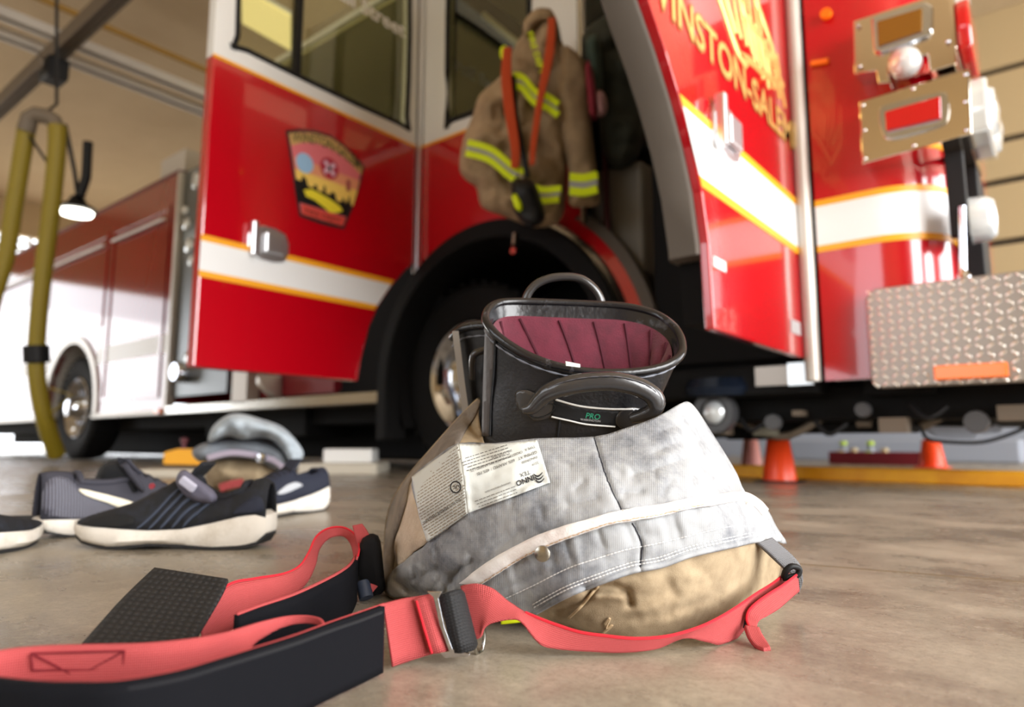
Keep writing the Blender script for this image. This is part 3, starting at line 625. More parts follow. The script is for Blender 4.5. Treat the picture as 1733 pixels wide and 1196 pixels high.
b = MB(); b.tube([PY(1628, 350, 2.66), PY(1630, 478, 2.66)], .012, 8); P_(b, 'lamp_post', CHR, smooth=True)
b = MB(); b.lathe([(0, .03), (.022, .0), (.02, -.04), (0, -.05)], PY(1631, 467, 2.64), (0, 0, 1), 14); P_(b, 'chrome_finial', CHR, smooth=True)
# ---- bumper of tread plate with raised lozenges
q = [PY(x, y, 2.58) for x, y in ((1476, 512), (1478, 650), (1500, 665))]
BX0 = -.505; b = MB()
bp = [(BX0 + .03, .705), (BX0, .675), (BX0, .39), (BX0 + .03, .36), (.2, .36), (.2, .705)]
b.plate([bp], sideY(2.60), 0, .03); b.box(.17, .2, 2.62, 5.0, .36, .705); BM = P_(b, 'front_bumper', ALU, bevel=.006, label='silver tread plate bumper end')
b = MB()
for i in range(24):
    for j in range(13):
        x = BX0 + .016 + i * .030; z = .372 + j * .0265
        if x > .18: continue
        a = math.radians(38 if (i + j) % 2 else -38 + 90 + 14); a = math.radians(35) if (i + j) % 2 else math.radians(-55 + 90 + 55)
        a = math.radians(40) if (i + j) % 2 else math.radians(130)
        c = V(x, 2.60, z); u = V(math.cos(a), 0, math.sin(a)); w = V(-math.sin(a), 0, math.cos(a)); n = 8; vs = [c - V(0, .005, 0)]; fs = []
        for k in range(n): t_ = 2 * math.pi * k / n; vs.append(c + u * .0145 * math.cos(t_) + w * .005 * math.sin(t_) + V(0, .0005, 0))
        for k in range(n): fs.append((0, 1 + k, 1 + (k + 1) % n))
        b.add(vs, fs)
tr = P_(b, 'raised_tread_pattern', mat('bright tread lozenges', (232, 228, 222), .2, metal=1.), BM, smooth=True)
c1 = PY(1642, 628, 2.59); b = MB(); b.box(c1[0] - .098, c1[0] + .098, 2.572, 2.60, c1[2] - .024, c1[2] + .022); mk = P_(b, 'side_marker_lamp', AMB, BM, bevel=.004)
# ---- pump panel and body behind the cab
b = MB(); b.box(-5.80, -4.9, TY + .02, TY + .08, .55, 2.5); PP = P_(b, 'pump_panel', mat('pump panel steel', (108, 112, 114), .35, metal=.8, bump=(30, .2, .004)))
r2 = random.Random(3)
for k in range(22):
    b = MB(); x = -5.72 + r2.random() * .75; z = .8 + r2.random() * 1.6; r = .03 + .04 * r2.random()
    b.lathe([(0, -.03), (r * .85, -.028), (r, -.02), (r, .0)], (x, TY + .02, z), (0, 1, 0), 16); P_(b, 'pressure_gauge', LENS, PP, smooth=True)

b = MB(); b.lathe([(0, -.10), (.07, -.10), (.085, -.08), (.085, 0)], (-5.55, TY + .02, .74), (0, 1, 0), 24); P_(b, 'intake_cap', CHR, PP, smooth=True)
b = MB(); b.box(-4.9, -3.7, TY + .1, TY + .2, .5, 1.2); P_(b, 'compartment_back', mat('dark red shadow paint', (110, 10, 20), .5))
b = MB(); b.lathe([(0, -.05), (.1, -.04), (.12, 0), (0, .1)], (-4.35, TY + .05, .58), (.6, .3, .6), 20); b.box(-4.75, -4.55, TY - .02, TY + .08, .46, .72); P_(b, 'hose_fitting', GALV, smooth=True)
b = MB(); b.box(-5.8, -3.1, TY - .02, TY + .3, .405, .475); P_(b, 'running_board', STEEL, bevel=.006)
body = [(-13.5, .42), (-8.56, .42)] + [(p[0], p[1]) for p in arc((-7.95, .53), .66, 188, -8, 24)] + [(-5.82, .42), (-5.82, 2.5), (-13.5, 2.5)]
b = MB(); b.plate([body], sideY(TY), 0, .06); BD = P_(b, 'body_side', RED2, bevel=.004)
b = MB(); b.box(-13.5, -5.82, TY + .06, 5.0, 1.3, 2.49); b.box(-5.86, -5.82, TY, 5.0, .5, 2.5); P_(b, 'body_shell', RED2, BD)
for x0, x1 in ((-7.15, -5.95), (-8.9, -7.25), (-10.6, -9.0), (-12.3, -10.7)):
    z0 = .55 if not (-8.95 < x0 < -7.2) else 1.3
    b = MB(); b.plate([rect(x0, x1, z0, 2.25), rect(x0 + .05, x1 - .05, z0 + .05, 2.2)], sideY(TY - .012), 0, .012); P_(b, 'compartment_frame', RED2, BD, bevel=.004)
    b = MB(); b.tube([(x0 + .05, TY - .03, 2.12), (x1 - .05, TY - .03, 2.12)], .014, 8); P_(b, 'compartment_rail', GALV, BD, smooth=True)
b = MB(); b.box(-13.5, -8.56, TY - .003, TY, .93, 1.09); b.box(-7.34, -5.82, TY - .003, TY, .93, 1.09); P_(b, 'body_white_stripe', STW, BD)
b = MB(); b.box(-13.5, -8.57, TY - .02, TY + .06, .405, .45); b.box(-7.32, -5.82, TY - .02, TY + .06, .405, .45); b.box(-5.83, -5.78, TY - .02, TY + .05, .42, 2.5); P_(b, 'body_edge_trim', GALV, BD, bevel=.004)
b = MB()
rr0 = arc((-7.95, .53), .66, 188, -8, 24); rr1 = arc((-7.95, .53), .74, 188, -8, 24)
b.loft([[(p[0], TY - .02, p[1]), (q_[0], TY - .02, q_[1]), (q_[0], TY + .02, q_[1]), (p[0], TY + .3, p[1])] for p, q_ in zip(rr0, rr1)], True, True, True); P_(b, 'rear_fender', GALV, smooth=True)
b = MB(); b.box(-5.92, -5.84, TY - .05, TY - .01, .415, .455); P_(b, 'side_marker_lamp', AMB)
b = MB(); b.box(-13.4, -5.9, TY + .02, 4.95, 2.5, 2.56); P_(b, 'body_top', mat('dark red rail', (96, 20, 24), .5))
c1 = PY(308, 285, 2.85); b = MB(); b.box(c1[0] - .28, c1[0] + .2, 2.78, 3.0, 2.62, 2.83); b.box(c1[0] - .05, c1[0] + .05, 2.8, 2.95, 2.5, 2.62); P_(b, 'scene_light', GALV, bevel=.01)
# chassis
b = MB(); b.box(-13.4, -3.2, 2.95, 4.8, .30, .5); b.box(-1.35, .1, 2.85, 4.85, .26, .40); b.box(-3.1, -1.4, 3.6, 4.6, .3, .6)
b.box(-.95, -.45, 2.95, 3.2, .215, .30); b.tube([(-1.35, 3.0, .30), (-.2, 3.1, .26)], .03, 8); b.box(-1.3, -1.1, 3.3, 3.7, .19, .32); b.box(-5.6, -4.2, 2.9, 3.3, .22, .42); P_(b, 'chassis', DBLK, bevel=.01)
b = MB(); b.box(-9.3, -3.3, 3.5, 4.4, .045, .42); P_(b, 'underbody_shade_block', DBLK, bevel=.03)  # added black box stands in for the darkness under the truck
b = MB(); b.box(-13, -8.7, 3.6, 4.2, .16, .42); P_(b, 'rear_axle_beam', DBLK, bevel=.02)
b = MB(); b.tube(catmull([(-1.1, 2.9, .27), (-.9, 2.88, .2), (-.75, 2.9, .27)], 14), .015, 8); P_(b, 'hanging_cable', BEAM, smooth=True); b = MB(); b.tube([(-.42, 3.0, .24), (-.32, 3.0, .30), (-.28, 3.0, .30)], .022, 8); P_(b, 'tow_hook', BEAM, smooth=True); b = MB(); b.lathe([(0, 0), (.016, 0), (.016, .05), (0, .05)], (-.62, 2.9, .25), (1, 0, 0), 10); P_(b, 'chassis_fitting', BEAM, smooth=True)
b = MB(); b.box(-1.00, -.9, 2.84, 2.85, .205, .235); P_(b, 'inspection_tag', mat('grey tag', (120, 116, 100), .6))
for cx in (-2.47, -7.95): b = MB(); b.lathe([(.30, 0), (.52, .0), (.52, .25), (.3, .25)], (cx, 4.62, .53), (0, 1, 0), 40); P_(b, 'offside_wheel', RUB, smooth=True)
r3 = random.Random(8)
for k in range(12):
    x = -1.25 + k * .11 + r3.random() * .05; z = .215 + r3.random() * .09; w_ = .015 + r3.random() * .03; b = MB()
    if k % 3 == 0: b.lathe([(0, 0), (w_, 0), (w_ * 1.1, .03), (w_ * .7, .06), (0, .06)], (x, 2.76, z), (0, 1, 0), 14)
    elif k % 3 == 1: b.box(x - w_, x + w_, 2.76, 2.84, z - w_ * .6, z + w_ * .6)
    else: b.tube(catmull([(x - .05, 2.78, z + .04), (x, 2.76, z - .01), (x + .06, 2.78, z + .03)], 10), .009, 8)
    P_(b, 'chassis_fitting', [PAPB, BEAM, BLK][k % 3], smooth=k % 3 != 1)
# ================================================================ things beyond and around the truck
p0 = PZ(1240, 808); p1 = PZ(1733, 826); dr = (p1 - p0) / np.linalg.norm(p1 - p0)
b = MB(); nrm = np.cross(V(0, 0, 1), dr); mid = p0 + dr * .9 + nrm * .10; b.obox(mid + V(0, 0, .031), dr, nrm, V(0, 0, 1), 1.25, .05, .031)
tag(b.build('curb', YEL, None, bevel=.008), 'low yellow painted curb on the floor beneath the truck bumper', 'curb')
cone_labels = ['short orange traffic cone standing in front of the yellow curb, nearest the grey clothing heap', 'short orange traffic cone behind the yellow curb at right', 'small faded pink and white cone half hidden left of the nearest cone']
for i, (px, py, Rb, m) in enumerate([(1320, 812, .075, CONEM), (1573, 792, .085, CONEM), (1262, 792, .075, mat('faded cone', (226, 150, 140), .5))]):
    c = PZ(px, py + 3) if i == 0 else PZ(px, py)
    if i: c = c + nrm * .10
    t = thing('traffic_cone', c, cone_labels[i], 'cone', 'traffic cones by the yellow curb')
    h = .185 if i == 0 else .19
    b = MB(); b.lathe([(Rb, .004), (Rb * .98, .02), (Rb * .66, h), (Rb * .55, h + .006), (Rb * .4, h + .004)], c, (0, 0, 1), 32); part(b, 'cone_body', m, t, smooth=True)
    b = MB(); b.obox(c + V(0, 0, .004), dr, nrm, V(0, 0, 1), Rb * 1.15, Rb * 1.15, .004); part(b, 'base', BLK if i == 0 else m, t, bevel=.002)
# crate with bottles
c = PZ(1480, 787) + nrm * .12; t = thing('crate', c, 'dark red crate holding small lime and beige topped bottles, on the floor beyond the curb', 'crate')
b = MB(); Lc = .37
b.obox(c + V(0, 0, .05), dr, nrm, V(0, 0, 1), Lc, .008, .05); b.obox(c + nrm * .2 + V(0, 0, .05), dr, nrm, V(0, 0, 1), Lc, .008, .05); b.obox(c + nrm * .1 + V(0, 0, .006), dr, nrm, V(0, 0, 1), Lc, .1, .006)
for s_ in (-1, 1): b.obox(c + nrm * .1 + dr * s_ * Lc + V(0, 0, .05), dr, nrm, V(0, 0, 1), .008, .1, .05)
part(b, 'box', CRATE, t, bevel=.004)
bt = None
for i, (px, m, hh) in enumerate([(1418, LG, .175), (1418, BEIG, .10), (1440, BEIG, .12), (1462, LG, .175), (1462, LG, .095), (1488, BEIG, .12), (1548, LG, .165)]):
    k = (px - 1480) / 78 * Lc; o_ = .04 if hh < .13 else .12; cc = c + dr * k + nrm * o_ + V(0, 0, .013)
    b = MB(); b.lathe([(0, 0), (.026, 0), (.028, .01), (.028, hh * .6), (.012, hh * .75), (.012, hh - .03)], cc, (0, 0, 1), 14)
    tb = thing('bottle', cc, ['lime capped tall bottle at the left end of the dark red crate', 'short beige capped bottle at the left end of the dark red crate', 'beige capped bottle between the lime capped ones in the crate', 'lime capped tall bottle in the middle of the crate', 'short lime capped bottle low in the middle of the crate', 'large beige capped bottle right of the middle of the crate', 'lime capped bottle at the right end of the crate beside the far cone'][i], 'bottle', 'bottles in the dark red crate')
    part(b, 'bottle_body', BLW, tb, smooth=True)
    b = MB(); b.lathe([(0, 0), (.026, 0), (.030, .012), (.026, .03), (0, .034)], cc + V(0, 0, hh - .035), (0, 0, 1), 14); part(b, 'cap', m, tb, smooth=True)
# low blue grey cabinet behind everything with black hose and white pads
c = PZ(1500, 781); b = MB(); b.obox(c + nrm * .3 + V(0, 0, .1), dr, nrm, V(0, 0, 1), 1.0, .2, .1); tag(b.build('storage_bench', BLW, None, bevel=.02), 'long low blue grey bench beyond the curb under the truck', 'bench')
t = thing('black_cable', PZ(1640, 800), 'thick black cable sagging in a loop under the bumper at far right', 'cable')
b = MB(); b.tube(catmull([PD(x, y, 3.15) for x, y in ((1560, 722), (1570, 742), (1610, 748), (1660, 748), (1700, 738), (1740, 722))], 40), .009, 10); part(b, 'cable', BLK, t, smooth=True)
for i, pts in enumerate([[(1572, 722), (1610, 715), (1645, 728), (1648, 742), (1590, 740)], [(1645, 718), (1690, 720), (1692, 732), (1650, 733)]]):
    q = [PD(x, y, 3.2) for x, y in smooth_poly(pts)]; n_ = len(q); b = MB(); b.add(q + [p + FW * .03 for p in q], [tuple(range(n_)), tuple(range(2 * n_ - 1, n_ - 1, -1))] + [(k, (k + 1) % n_, n_ + (k + 1) % n_, n_ + k) for k in range(n_)])
    part(b, 'pale_pad', BLW, t)
# wheel chock on its pad
c = PZ(300, 806); t = thing('wheel_chock', c, 'yellow wheel chock on a pale pad behind the second clothing heap', 'chock')
b = MB(); b.obox(c + V(0, 0, .02), Rv, Cv, V(0, 0, 1), .17, .10, .02); part(b, 'pad', HYV, t, bevel=.006)
q = [PD(x, y, FD(300, 806) + .02) for x, y in ((275, 786), (277, 765), (300, 759), (338, 761), (346, 782), (344, 787))]
b = MB(); n_ = len(q); b.add(q + [p + Cv * .12 for p in q], [tuple(range(n_)), tuple(range(2 * n_ - 1, n_ - 1, -1))] + [(k, (k + 1) % n_, n_ + (k + 1) % n_, n_ + k) for k in range(n_)]); part(b, 'wedge', YEL2, t, bevel=.006)
b = MB(); cc = PD(311, 758, FD(300, 806) + .06); b.lathe([(0, -.02), (.012, -.02), (.012, .03), (.02, .035), (.02, .05), (0, .055)], cc, (0, 0, 1), 12); part(b, 'knob', mat('dark red knob', (90, 30, 40), .5), t, smooth=True)
# white crate at the far left and a pallet at the middle
c = PZ(585, 800); t = thing('floor_pallet', c, 'pale low pallet with small light box under the truck left of the front wheel', 'pallet')
b = MB(); b.obox(c + V(0, 0, .03), Rv, Cv, V(0, 0, 1), .22, .2, .03); part(b, 'deck', HYV, t, bevel=.006)
b = MB(); b.obox(c + V(0, 0, .10) + Rv * .03, Rv, Cv, V(0, 0, 1), .14, .1, .04); part(b, 'box', WBX, t, bevel=.01)
# ---------------------------------------------------------------- clothing hung on the cab
def pillow(name, m, poly, d0, bulge, parent, step=7, w=26, wr=.0, seed=0, field=None, label=None, back=True, thick=None, wscale=9, creases=()):
    pts, tris = fill(smooth_poly(poly), step); dd = dist_poly(pts, smooth_poly(poly)); k = np.sqrt(np.clip(1 - (1 - np.clip(dd / w, 0, 1)) ** 2, 0, 1))
    base = field(pts) if field is not None else np.full(len(pts), d0)
    d = base - bulge * k
    for (ln, amp, wid) in creases:
        d = d + amp * np.exp(-(dist_poly(pts, ln, False) / wid) ** 2) * np.clip(dd / 12, 0, 1)
    P = lift(pts, d)
    if wr:
        P2 = []
        for (p, kk, dv) in zip(P, k, d):
            nz = noise.noise(Vector(p) * wscale + Vector((seed, 0, 0))) + .5 * noise.noise(Vector(p) * wscale * 2.3 + Vector((seed, 5, 0)))
            P2.append(p + (p - CAM) / dv * nz * wr * kk)
        P = P2
    P = [p if p[2] > .002 else V(p[0], p[1], .002) for p in P]
    n_ = len(P); vs = list(P); fs = list(tris)
    if back:
        bt = back if isinstance(back, float) else bulge
        B = lift(pts, base + bt * k); Q = []
        for (x, y), dv, p in zip(pts, base + bt * k, B):
            fd = FD(x, y, .002); Q.append(PD(x, y, min(dv, max(fd, .01))) if p[2] < .002 else p)
        m_ = len(pts); edge_id = dd < 1e-3; mp = {}
        for i in range(m_):
            if edge_id[i]: mp[i] = i
            else: mp[i] = len(vs); vs.append(Q[i])
        fs += [tuple(mp[i] for i in reversed(t)) for t in tris]
    b = MB(); b.add(vs, fs); return part(b, name, m, parent, smooth=True, auto=False, label=label, solid=(thick or 0))
def band(name, m, line, wpx, d0, off, parent, n=30, field=None, bul=None, th=.003):
    L = catmull(line, n); t = np.gradient(L, axis=0); nn = np.stack([-t[:, 1], t[:, 0]], 1); nn /= np.linalg.norm(nn, axis=1)[:, None]
    ww = np.array(wpx if hasattr(wpx, '__len__') else [wpx] * n) if not hasattr(wpx, '__len__') or len(wpx) == n else np.interp(np.linspace(0, 1, n), np.linspace(0, 1, len(wpx)), wpx)
    A = L - nn * ww[:, None] / 2; B = L + nn * ww[:, None] / 2; k = 5; vs = []; uv = []
    allp = np.concatenate([A + (B - A) * j / (k - 1) for j in range(k)]); d = (field(allp) if field is not None else np.full(len(allp), d0)) - off
    P = lift(allp, d); b = MB(); fs = [(j * n + i, j * n + i + 1, (j + 1) * n + i + 1, (j + 1) * n + i) for j in range(k - 1) for i in range(n - 1)]
    u = [(i * .01, j * .01) for j in range(k) for i in range(n)]; b.add(P, fs, u); return part(b, name, m, parent, smooth=True, solid=th, auto=False)
dc = 3.12
t = thing('turnout_coat', PD(930, 30, dc), 'tan firefighter turnout coat with lime and silver bands hanging beside the cab window', 'coat')
coat = pillow('coat_body', TAN2, [(908, 22), (930, 14), (945, 40), (955, 80), (985, 100), (975, 180), (960, 260), (957, 340), (945, 375), (905, 385), (850, 365), (815, 350), (806, 318), (790, 306), (777, 285), (784, 235), (800, 195), (812, 160), (850, 125), (870, 80), (890, 50)], dc, .13, t, wr=.06, w=45, wscale=11)
SECFIELD = None
slv = pillow('sleeve', TAN2, [(950, 78), (985, 98), (996, 125), (1000, 200), (1010, 290), (1016, 342), (990, 350), (962, 345), (962, 290), (950, 230), (942, 160)], dc - .08, .07, coat, wr=.03, w=24)
for ln, off in (([(790, 250), (830, 262), (865, 290), (885, 300)], .02), ([(888, 318), (915, 330), (948, 328)], .0)):
    ln2 = [(x, y) for x, y in ln]; 
    for dy, mm, w_ in ((-9, LIME, 11), (0, SILV, 6), (9, LIME, 11)): band('reflective_band', mm, [(x - dy * .2, y + dy) for x, y in ln2], w_, dc - .13, .035 + off, coat)
for dy, mm, w_ in ((-12, LIME, 14), (0, SILV, 10), (12, LIME, 14)): band('sleeve_band', mm, [(964, 311 + dy), (988, 313 + dy), (1011, 308 + dy)], w_, dc - .16, .025, slv)
for dy, mm, w_ in ((-9, LIME, 12), (0, SILV, 5), (9, LIME, 12)): band('chest_band', mm, [(868, 137 + dy), (884, 140 + dy), (905, 164 + dy), (925, 172 + dy), (945, 186 + dy)], w_, dc - .15, .035, coat)
b = MB(); vs, fs = text2d('FIRE DEPT', .03); ww = vs[:, 0].max(); out = []
for x, y in vs: out.append(PD(892 + x / ww * 22 + y * 13, 55 + x / ww * 72 - y * 4, dc - .19))
b.add(out, fs); part(b, 'coat_lettering', LIME, coat)
pillow('lime_tab', LIME, [(846, 84), (854, 76), (862, 86), (858, 104), (848, 100)], dc - .16, .02, coat, w=8)
pillow('collar', TAN2, [(885, 40), (908, 14), (936, 20), (948, 60), (938, 70), (925, 40), (905, 50), (892, 70)], dc - .06, .08, coat, w=16)
t = thing('orange_suspenders', PD(880, 300, dc - .25), 'orange suspenders draped over the hanging tan coat', 'suspenders')
sx = ribbon([(852, 80, dc - .21), (848, 130, dc - .22), (854, 190, dc - .23), (864, 250, dc - .22), (865, 285, dc - .2)], [(866, 80, dc - .21), (866, 130, dc - .22), (872, 190, dc - .23), (880, 250, dc - .22), (878, 285, dc - .2)], 30, .004, 'left_strap', ORG, t)
sx = ribbon([(928, 30, dc - .15), (922, 90, dc - .2), (908, 170, dc - .22), (898, 240, dc - .22), (896, 280, dc - .2)], [(940, 30, dc - .15), (938, 90, dc - .2), (920, 170, dc - .22), (909, 240, dc - .22), (905, 280, dc - .2)], 30, .004, 'right_strap', ORG, t)
b = MB(); b.tube(catmull([PD(868, 130, dc - .2), PD(874, 200, dc - .2), PD(886, 260, dc - .2), PD(893, 300, dc - .2)], 24), .012, 8); part(b, 'black_cord', BLK, t, smooth=True)
b = MB(); b.tube([PD(x, y, dc - .2) for x, y in ((876, 292), (886, 306), (880, 318), (872, 306))], .008, 8, closed=True); b.lathe([(0, 0), (.02, 0), (.02, .02), (0, .02)], PD(889, 318, dc - .2), Cv, 12); part(b, 'clip', CHR, t, smooth=True)
t = thing('hanging_glove', PD(885, 340, dc - .2), 'black glove with a lime tab clipped under the orange suspenders', 'glove')
pillow('glove_body', BLK, [(868, 305), (900, 305), (915, 335), (922, 372), (896, 384), (872, 362), (866, 330)], dc - .27, .05, t, w=18, wr=.03)
pillow('lime_tab', LIME, [(866, 332), (874, 328), (884, 348), (880, 358), (872, 352)], dc - .33, .015, t, w=6)
# jacket and bag inside the doorway
t = thing('olive_jacket', PD(1030, 160, 3.2), 'dark olive jacket hanging in the front doorway with a pinkish cuff', 'jacket')
jk = pillow('jacket_body', OLIVE, [(985, 70), (1010, 35), (1045, 30), (1085, 90), (1090, 200), (1078, 270), (1040, 285), (1018, 250), (1010, 180)], 3.25, .15, t, wr=.06, w=40)
pillow('sleeve', mat('green sleeve cloth', (52, 66, 56), .9), [(990, 70), (1012, 60), (1020, 110), (1020, 160), (1006, 162), (996, 120)], 3.05, .06, jk, w=14)
pillow('cuff', PINK, [(1004, 156), (1020, 154), (1028, 172), (1026, 192), (1012, 198), (1004, 180)], 3.0, .04, jk, w=10)
t = thing('red_strap', PD(995, 150, 3.05), 'dark red strap hanging between the tan coat sleeve and the olive jacket', 'strap')
pillow('strap', mat('dark red strap cloth', (120, 14, 34), .8), [(990, 110), (1000, 108), (1010, 160), (1010, 200), (998, 196)], 2.96, .02, t, w=8)
# second heap of turnout trousers
def fz(x, y): return FD(x, y, .0)
t = thing('turnout_trousers', PZ(420, 832), 'smaller pushed-down heap of turnout trousers behind the sneakers, pale grey liner on top', 'trousers')
dq = 2.35
h2 = pillow('outer_shell', SHELL, [(352, 775), (400, 762), (450, 770), (490, 790), (500, 826), (470, 834), (380, 834), (352, 822)], dq, .15, t, w=40, wr=.05)
l2 = pillow('quilted_liner', mat('mid grey liner', (118, 124, 132), .9, bump=(200, .4, .002)), [(325, 762), (350, 748), (400, 742), (450, 746), (485, 765), (492, 800), (470, 798), (430, 780), (390, 776), (350, 782), (332, 778)], dq - .12, .06, h2, w=20, wr=.04)
pillow('rolled_waist', LINER2, [(352, 750), (358, 725), (378, 706), (402, 699), (440, 708), (478, 722), (505, 750), (514, 770), (500, 788), (488, 782), (478, 762), (460, 745), (436, 741), (410, 745), (390, 738), (372, 742)], dq - .16, .10, t, w=22, wr=.05, wscale=14)
band('waist_binding', mat('lilac grey binding', (160, 150, 165), .8), [(350, 775), (390, 766), (430, 770), (465, 780), (488, 800)], 10, dq - .2, .0, l2)
b = MB(); b.lathe([(0, -.012), (.014, -.01), (.016, 0)], PD(443, 775, dq - .22), Cv, 14); part(b, 'snap', CHR, l2, smooth=True)
band('red_strap', WEB, [(372, 826), (390, 820), (412, 816)], 14, dq - .2, .0, h2)
# ---------------------------------------------------------------- sneakers
def sneaker(name, label, toe, heel, H0, up, sole, swoosh=None, group=None, prof=None, width=.052, soleprof=None, extra=None, collar=(.08, .42), lat=None):
    """toe and heel are floor points; local x runs toe->heel"""
    toe = np.array(toe); heel = np.array(heel); ax = heel - toe; L = np.linalg.norm(ax); ax /= L; sy = np.cross(V(0, 0, 1), ax)
    t = thing(name, (toe + heel) / 2 * V(1, 1, 0), label, 'shoe', group)
    Wf = lambda u: width * float(np.interp(u, [0, .04, .15, .32, .55, .8, .95, 1], [.35, .62, .92, 1.05, .82, .80, .66, .40]))
    so = soleprof or [(0, .022, .040), (.1, .006, .038), (.25, .0, .034), (.5, .004, .040), (.7, .0, .050), (.88, .0, .062), (.97, .012, .068), (1, .03, .060)]
    pr = prof or [(0, .045), (.06, .066), (.18, .078), (.35, .095), (.5, .115), (.62, .105), (.75, .092), (.88, .100), (.97, .112), (1, .10)]
    us = np.linspace(0, 1, 26); xs = [a[0] for a in so]
    zb = lambda u: np.interp(u, xs, [a[1] for a in so]); zt = lambda u: np.interp(u, xs, [a[2] for a in so]); zu = lambda u: np.interp(u, [a[0] for a in pr], [a[1] for a in pr]) * H0
    PT = lambda u, s, z: toe + ax * (u * L) + sy * s + V(0, 0, 1) * z
    b = MB(); rings = []
    for u in us:
        w = Wf(u); rings.append([PT(u, s * w * f, z) for s, f, z in ((-1, .88, zb(u) + .004), (-1, 1.04, zb(u) + (zt(u) - zb(u)) * .35), (-1, 1.0, zb(u) + (zt(u) - zb(u)) * .8), (-1, .93, zt(u)), (1, .93, zt(u)), (1, 1.0, zb(u) + (zt(u) - zb(u)) * .8), (1, 1.04, zb(u) + (zt(u) - zb(u)) * .35), (1, .88, zb(u) + .004))])
    b.loft(rings, True, True, True); part(b, 'midsole', sole, t, smooth=True)
    b = MB(); rings = [[PT(u, -Wf(u) * .9, max(zb(u), .001)), PT(u, -Wf(u) * .9, zb(u) + .006), PT(u, Wf(u) * .9, zb(u) + .006), PT(u, Wf(u) * .9, max(zb(u), .001))] for u in us]
    b.loft(rings, True, True, True); part(b, 'outsole', OUTS, t)
    # upper with an opening
    na = 19; rings = []; c0, c1 = 1 - collar[1], 1 - collar[0]
    for u in us:
        w = Wf(u) * .95; z0 = zt(u) - .004; z1 = zu(u); r = []
        for k in range(na):
            a = math.pi * k / (na - 1); ca, sa = math.cos(a), math.sin(a); e = .75
            r.append(PT(u * .985 + .008, -w * math.copysign(abs(ca) ** e, ca) * (1 - .18 * max(sa, 0) * (1 if u > .3 else .2)), z0 + (z1 - z0) * abs(sa) ** .8))
        rings.append(r)
    vs = [p for r in rings for p in r]; fs = []
    for i in range(len(us) - 1):
        for k in range(na - 1):
            um = (us[i] + us[i + 1]) / 2; am = abs((k + .5) / (na - 1) - .5)
            if c0 < um < c1 and am < .21: continue
            a = i * na + k; fs.append((a, a + 1, a + 1 + na, a + na))
    b = MB(); b.add(vs, fs); U = part(b, 'upper', up, t, smooth=True, solid=.004, auto=False)
    i0 = next(i for i, u in enumerate(us) if u > c0); i1 = max(i for i, u in enumerate(us) if u < c1); ka, kb = int(round((.5 - .21) * (na - 1))), int(round((.5 + .21) * (na - 1)))
    rim = [rings[i][ka] for i in range(i0, i1 + 1)] + [rings[i1][k] for k in range(ka + 1, kb)] + [rings[i][kb] for i in range(i1, i0 - 1, -1)] + [rings[i0][k] for k in range(kb - 1, ka, -1)]
    b = MB(); b.tube(rim, .0065, 8, closed=True); part(b, 'padded_collar', up, U, smooth=True)
    b = MB(); b.loft([[PT(u, -Wf(u) * .8, zt(u) + .012), PT(u, Wf(u) * .8, zt(u) + .012)] for u in np.linspace(.1, .96, 8)], False); part(b, 'insole', SHLIN, U)
    # tongue and laces
    b = MB(); tu = [PT(c0 - .04, 0, zu(c0) - .004), PT(c0 + .02, 0, zu(c0) + .012), PT(c0 + .07, 0, zu(c0) + .03)]
    b.loft([[p - sy * .024, p + sy * .024, p + sy * .022 + ax * .006 - V(0, 0, .004), p - sy * .022 + ax * .006 - V(0, 0, .004)] for p in tu], True, True, True); part(b, 'tongue', up, t, smooth=True, bevel=.003)
    for j in range(4):
        u = c0 - .05 - j * .055; w = Wf(u) * .5; b = MB(); b.tube(catmull([PT(u, -w, zu(u) - .008), PT(u + .01, 0, zu(u) + .003), PT(u, w, zu(u) - .008)], 10), .003, 6); part(b, 'lace', BLK, t, smooth=True)
    # side surface evaluator: side s=-1 or 1, u along, v up 0..1
    def S(s, u, v, off=.0025):
        w = Wf(u) * .95; z0 = zt(u) - .004; z1 = zu(u); a = v * math.pi / 2; ca, sa = math.cos(a), math.sin(a)
        return PT(u * .985 + .008, s * (w * ca ** .75 * (1 - .18 * sa * (1 if u > .3 else .2)) + off), z0 + (z1 - z0) * sa ** .8)
    return t, U, S
def overlay(S, s, poly, m, parent, name, off=.003, step=.05, vk=.62):
    fr_ = lambda y: math.asin(min(max(y, 0), .999) ** 1.25) / (math.pi / 2)
    pts, tris = fill([(x * 100, y * 100) for x, y in smooth_poly(poly)], 4); off = max(off, .0036); b = MB(); b.add([S(s, x / 100, fr_(y / 100), off) for x, y in pts], tris, [(x / 100, y / 100) for x, y in pts]); return part(b, name, m, parent, smooth=True, solid=.0015)
# grey shoe with cream curved overlay (behind), heel at left
def side_of(toe, heel): # which lateral side faces the camera
    a = np.array(heel) - np.array(toe); sy = np.cross(V(0, 0, 1), a); return 1 if sy @ (CAM - (np.array(toe) + np.array(heel)) / 2) > 0 else -1
sw = [(.30, .30), (.34, .52), (.37, .56), (.36, .42), (.42, .36), (.55, .46), (.70, .62), (.84, .74), (.87, .72), (.72, .50), (.56, .28), (.44, .16), (.36, .16)]
h_ = PZ(56, 912); to_ = PZ(335, 885)
t1, U1, S1 = sneaker('sneaker', 'grey mesh running shoe with cream swoosh, heel to the left, partly behind the black one', to_, h_, .93, SHG, SOLE, group='sneakers on the floor', width=.05, soleprof=[(0, .02, .034), (.1, .006, .032), (.3, 0, .030), (.6, 0, .034), (.85, .0, .038), (.96, .010, .040), (1, .022, .038)], collar=(.16, .54), prof=[(0, .045), (.06, .066), (.18, .082), (.3, .105), (.42, .125), (.54, .130), (.62, .124), (.72, .124), (.82, .128), (.94, .132), (1, .128)])
sd = side_of(to_, h_)
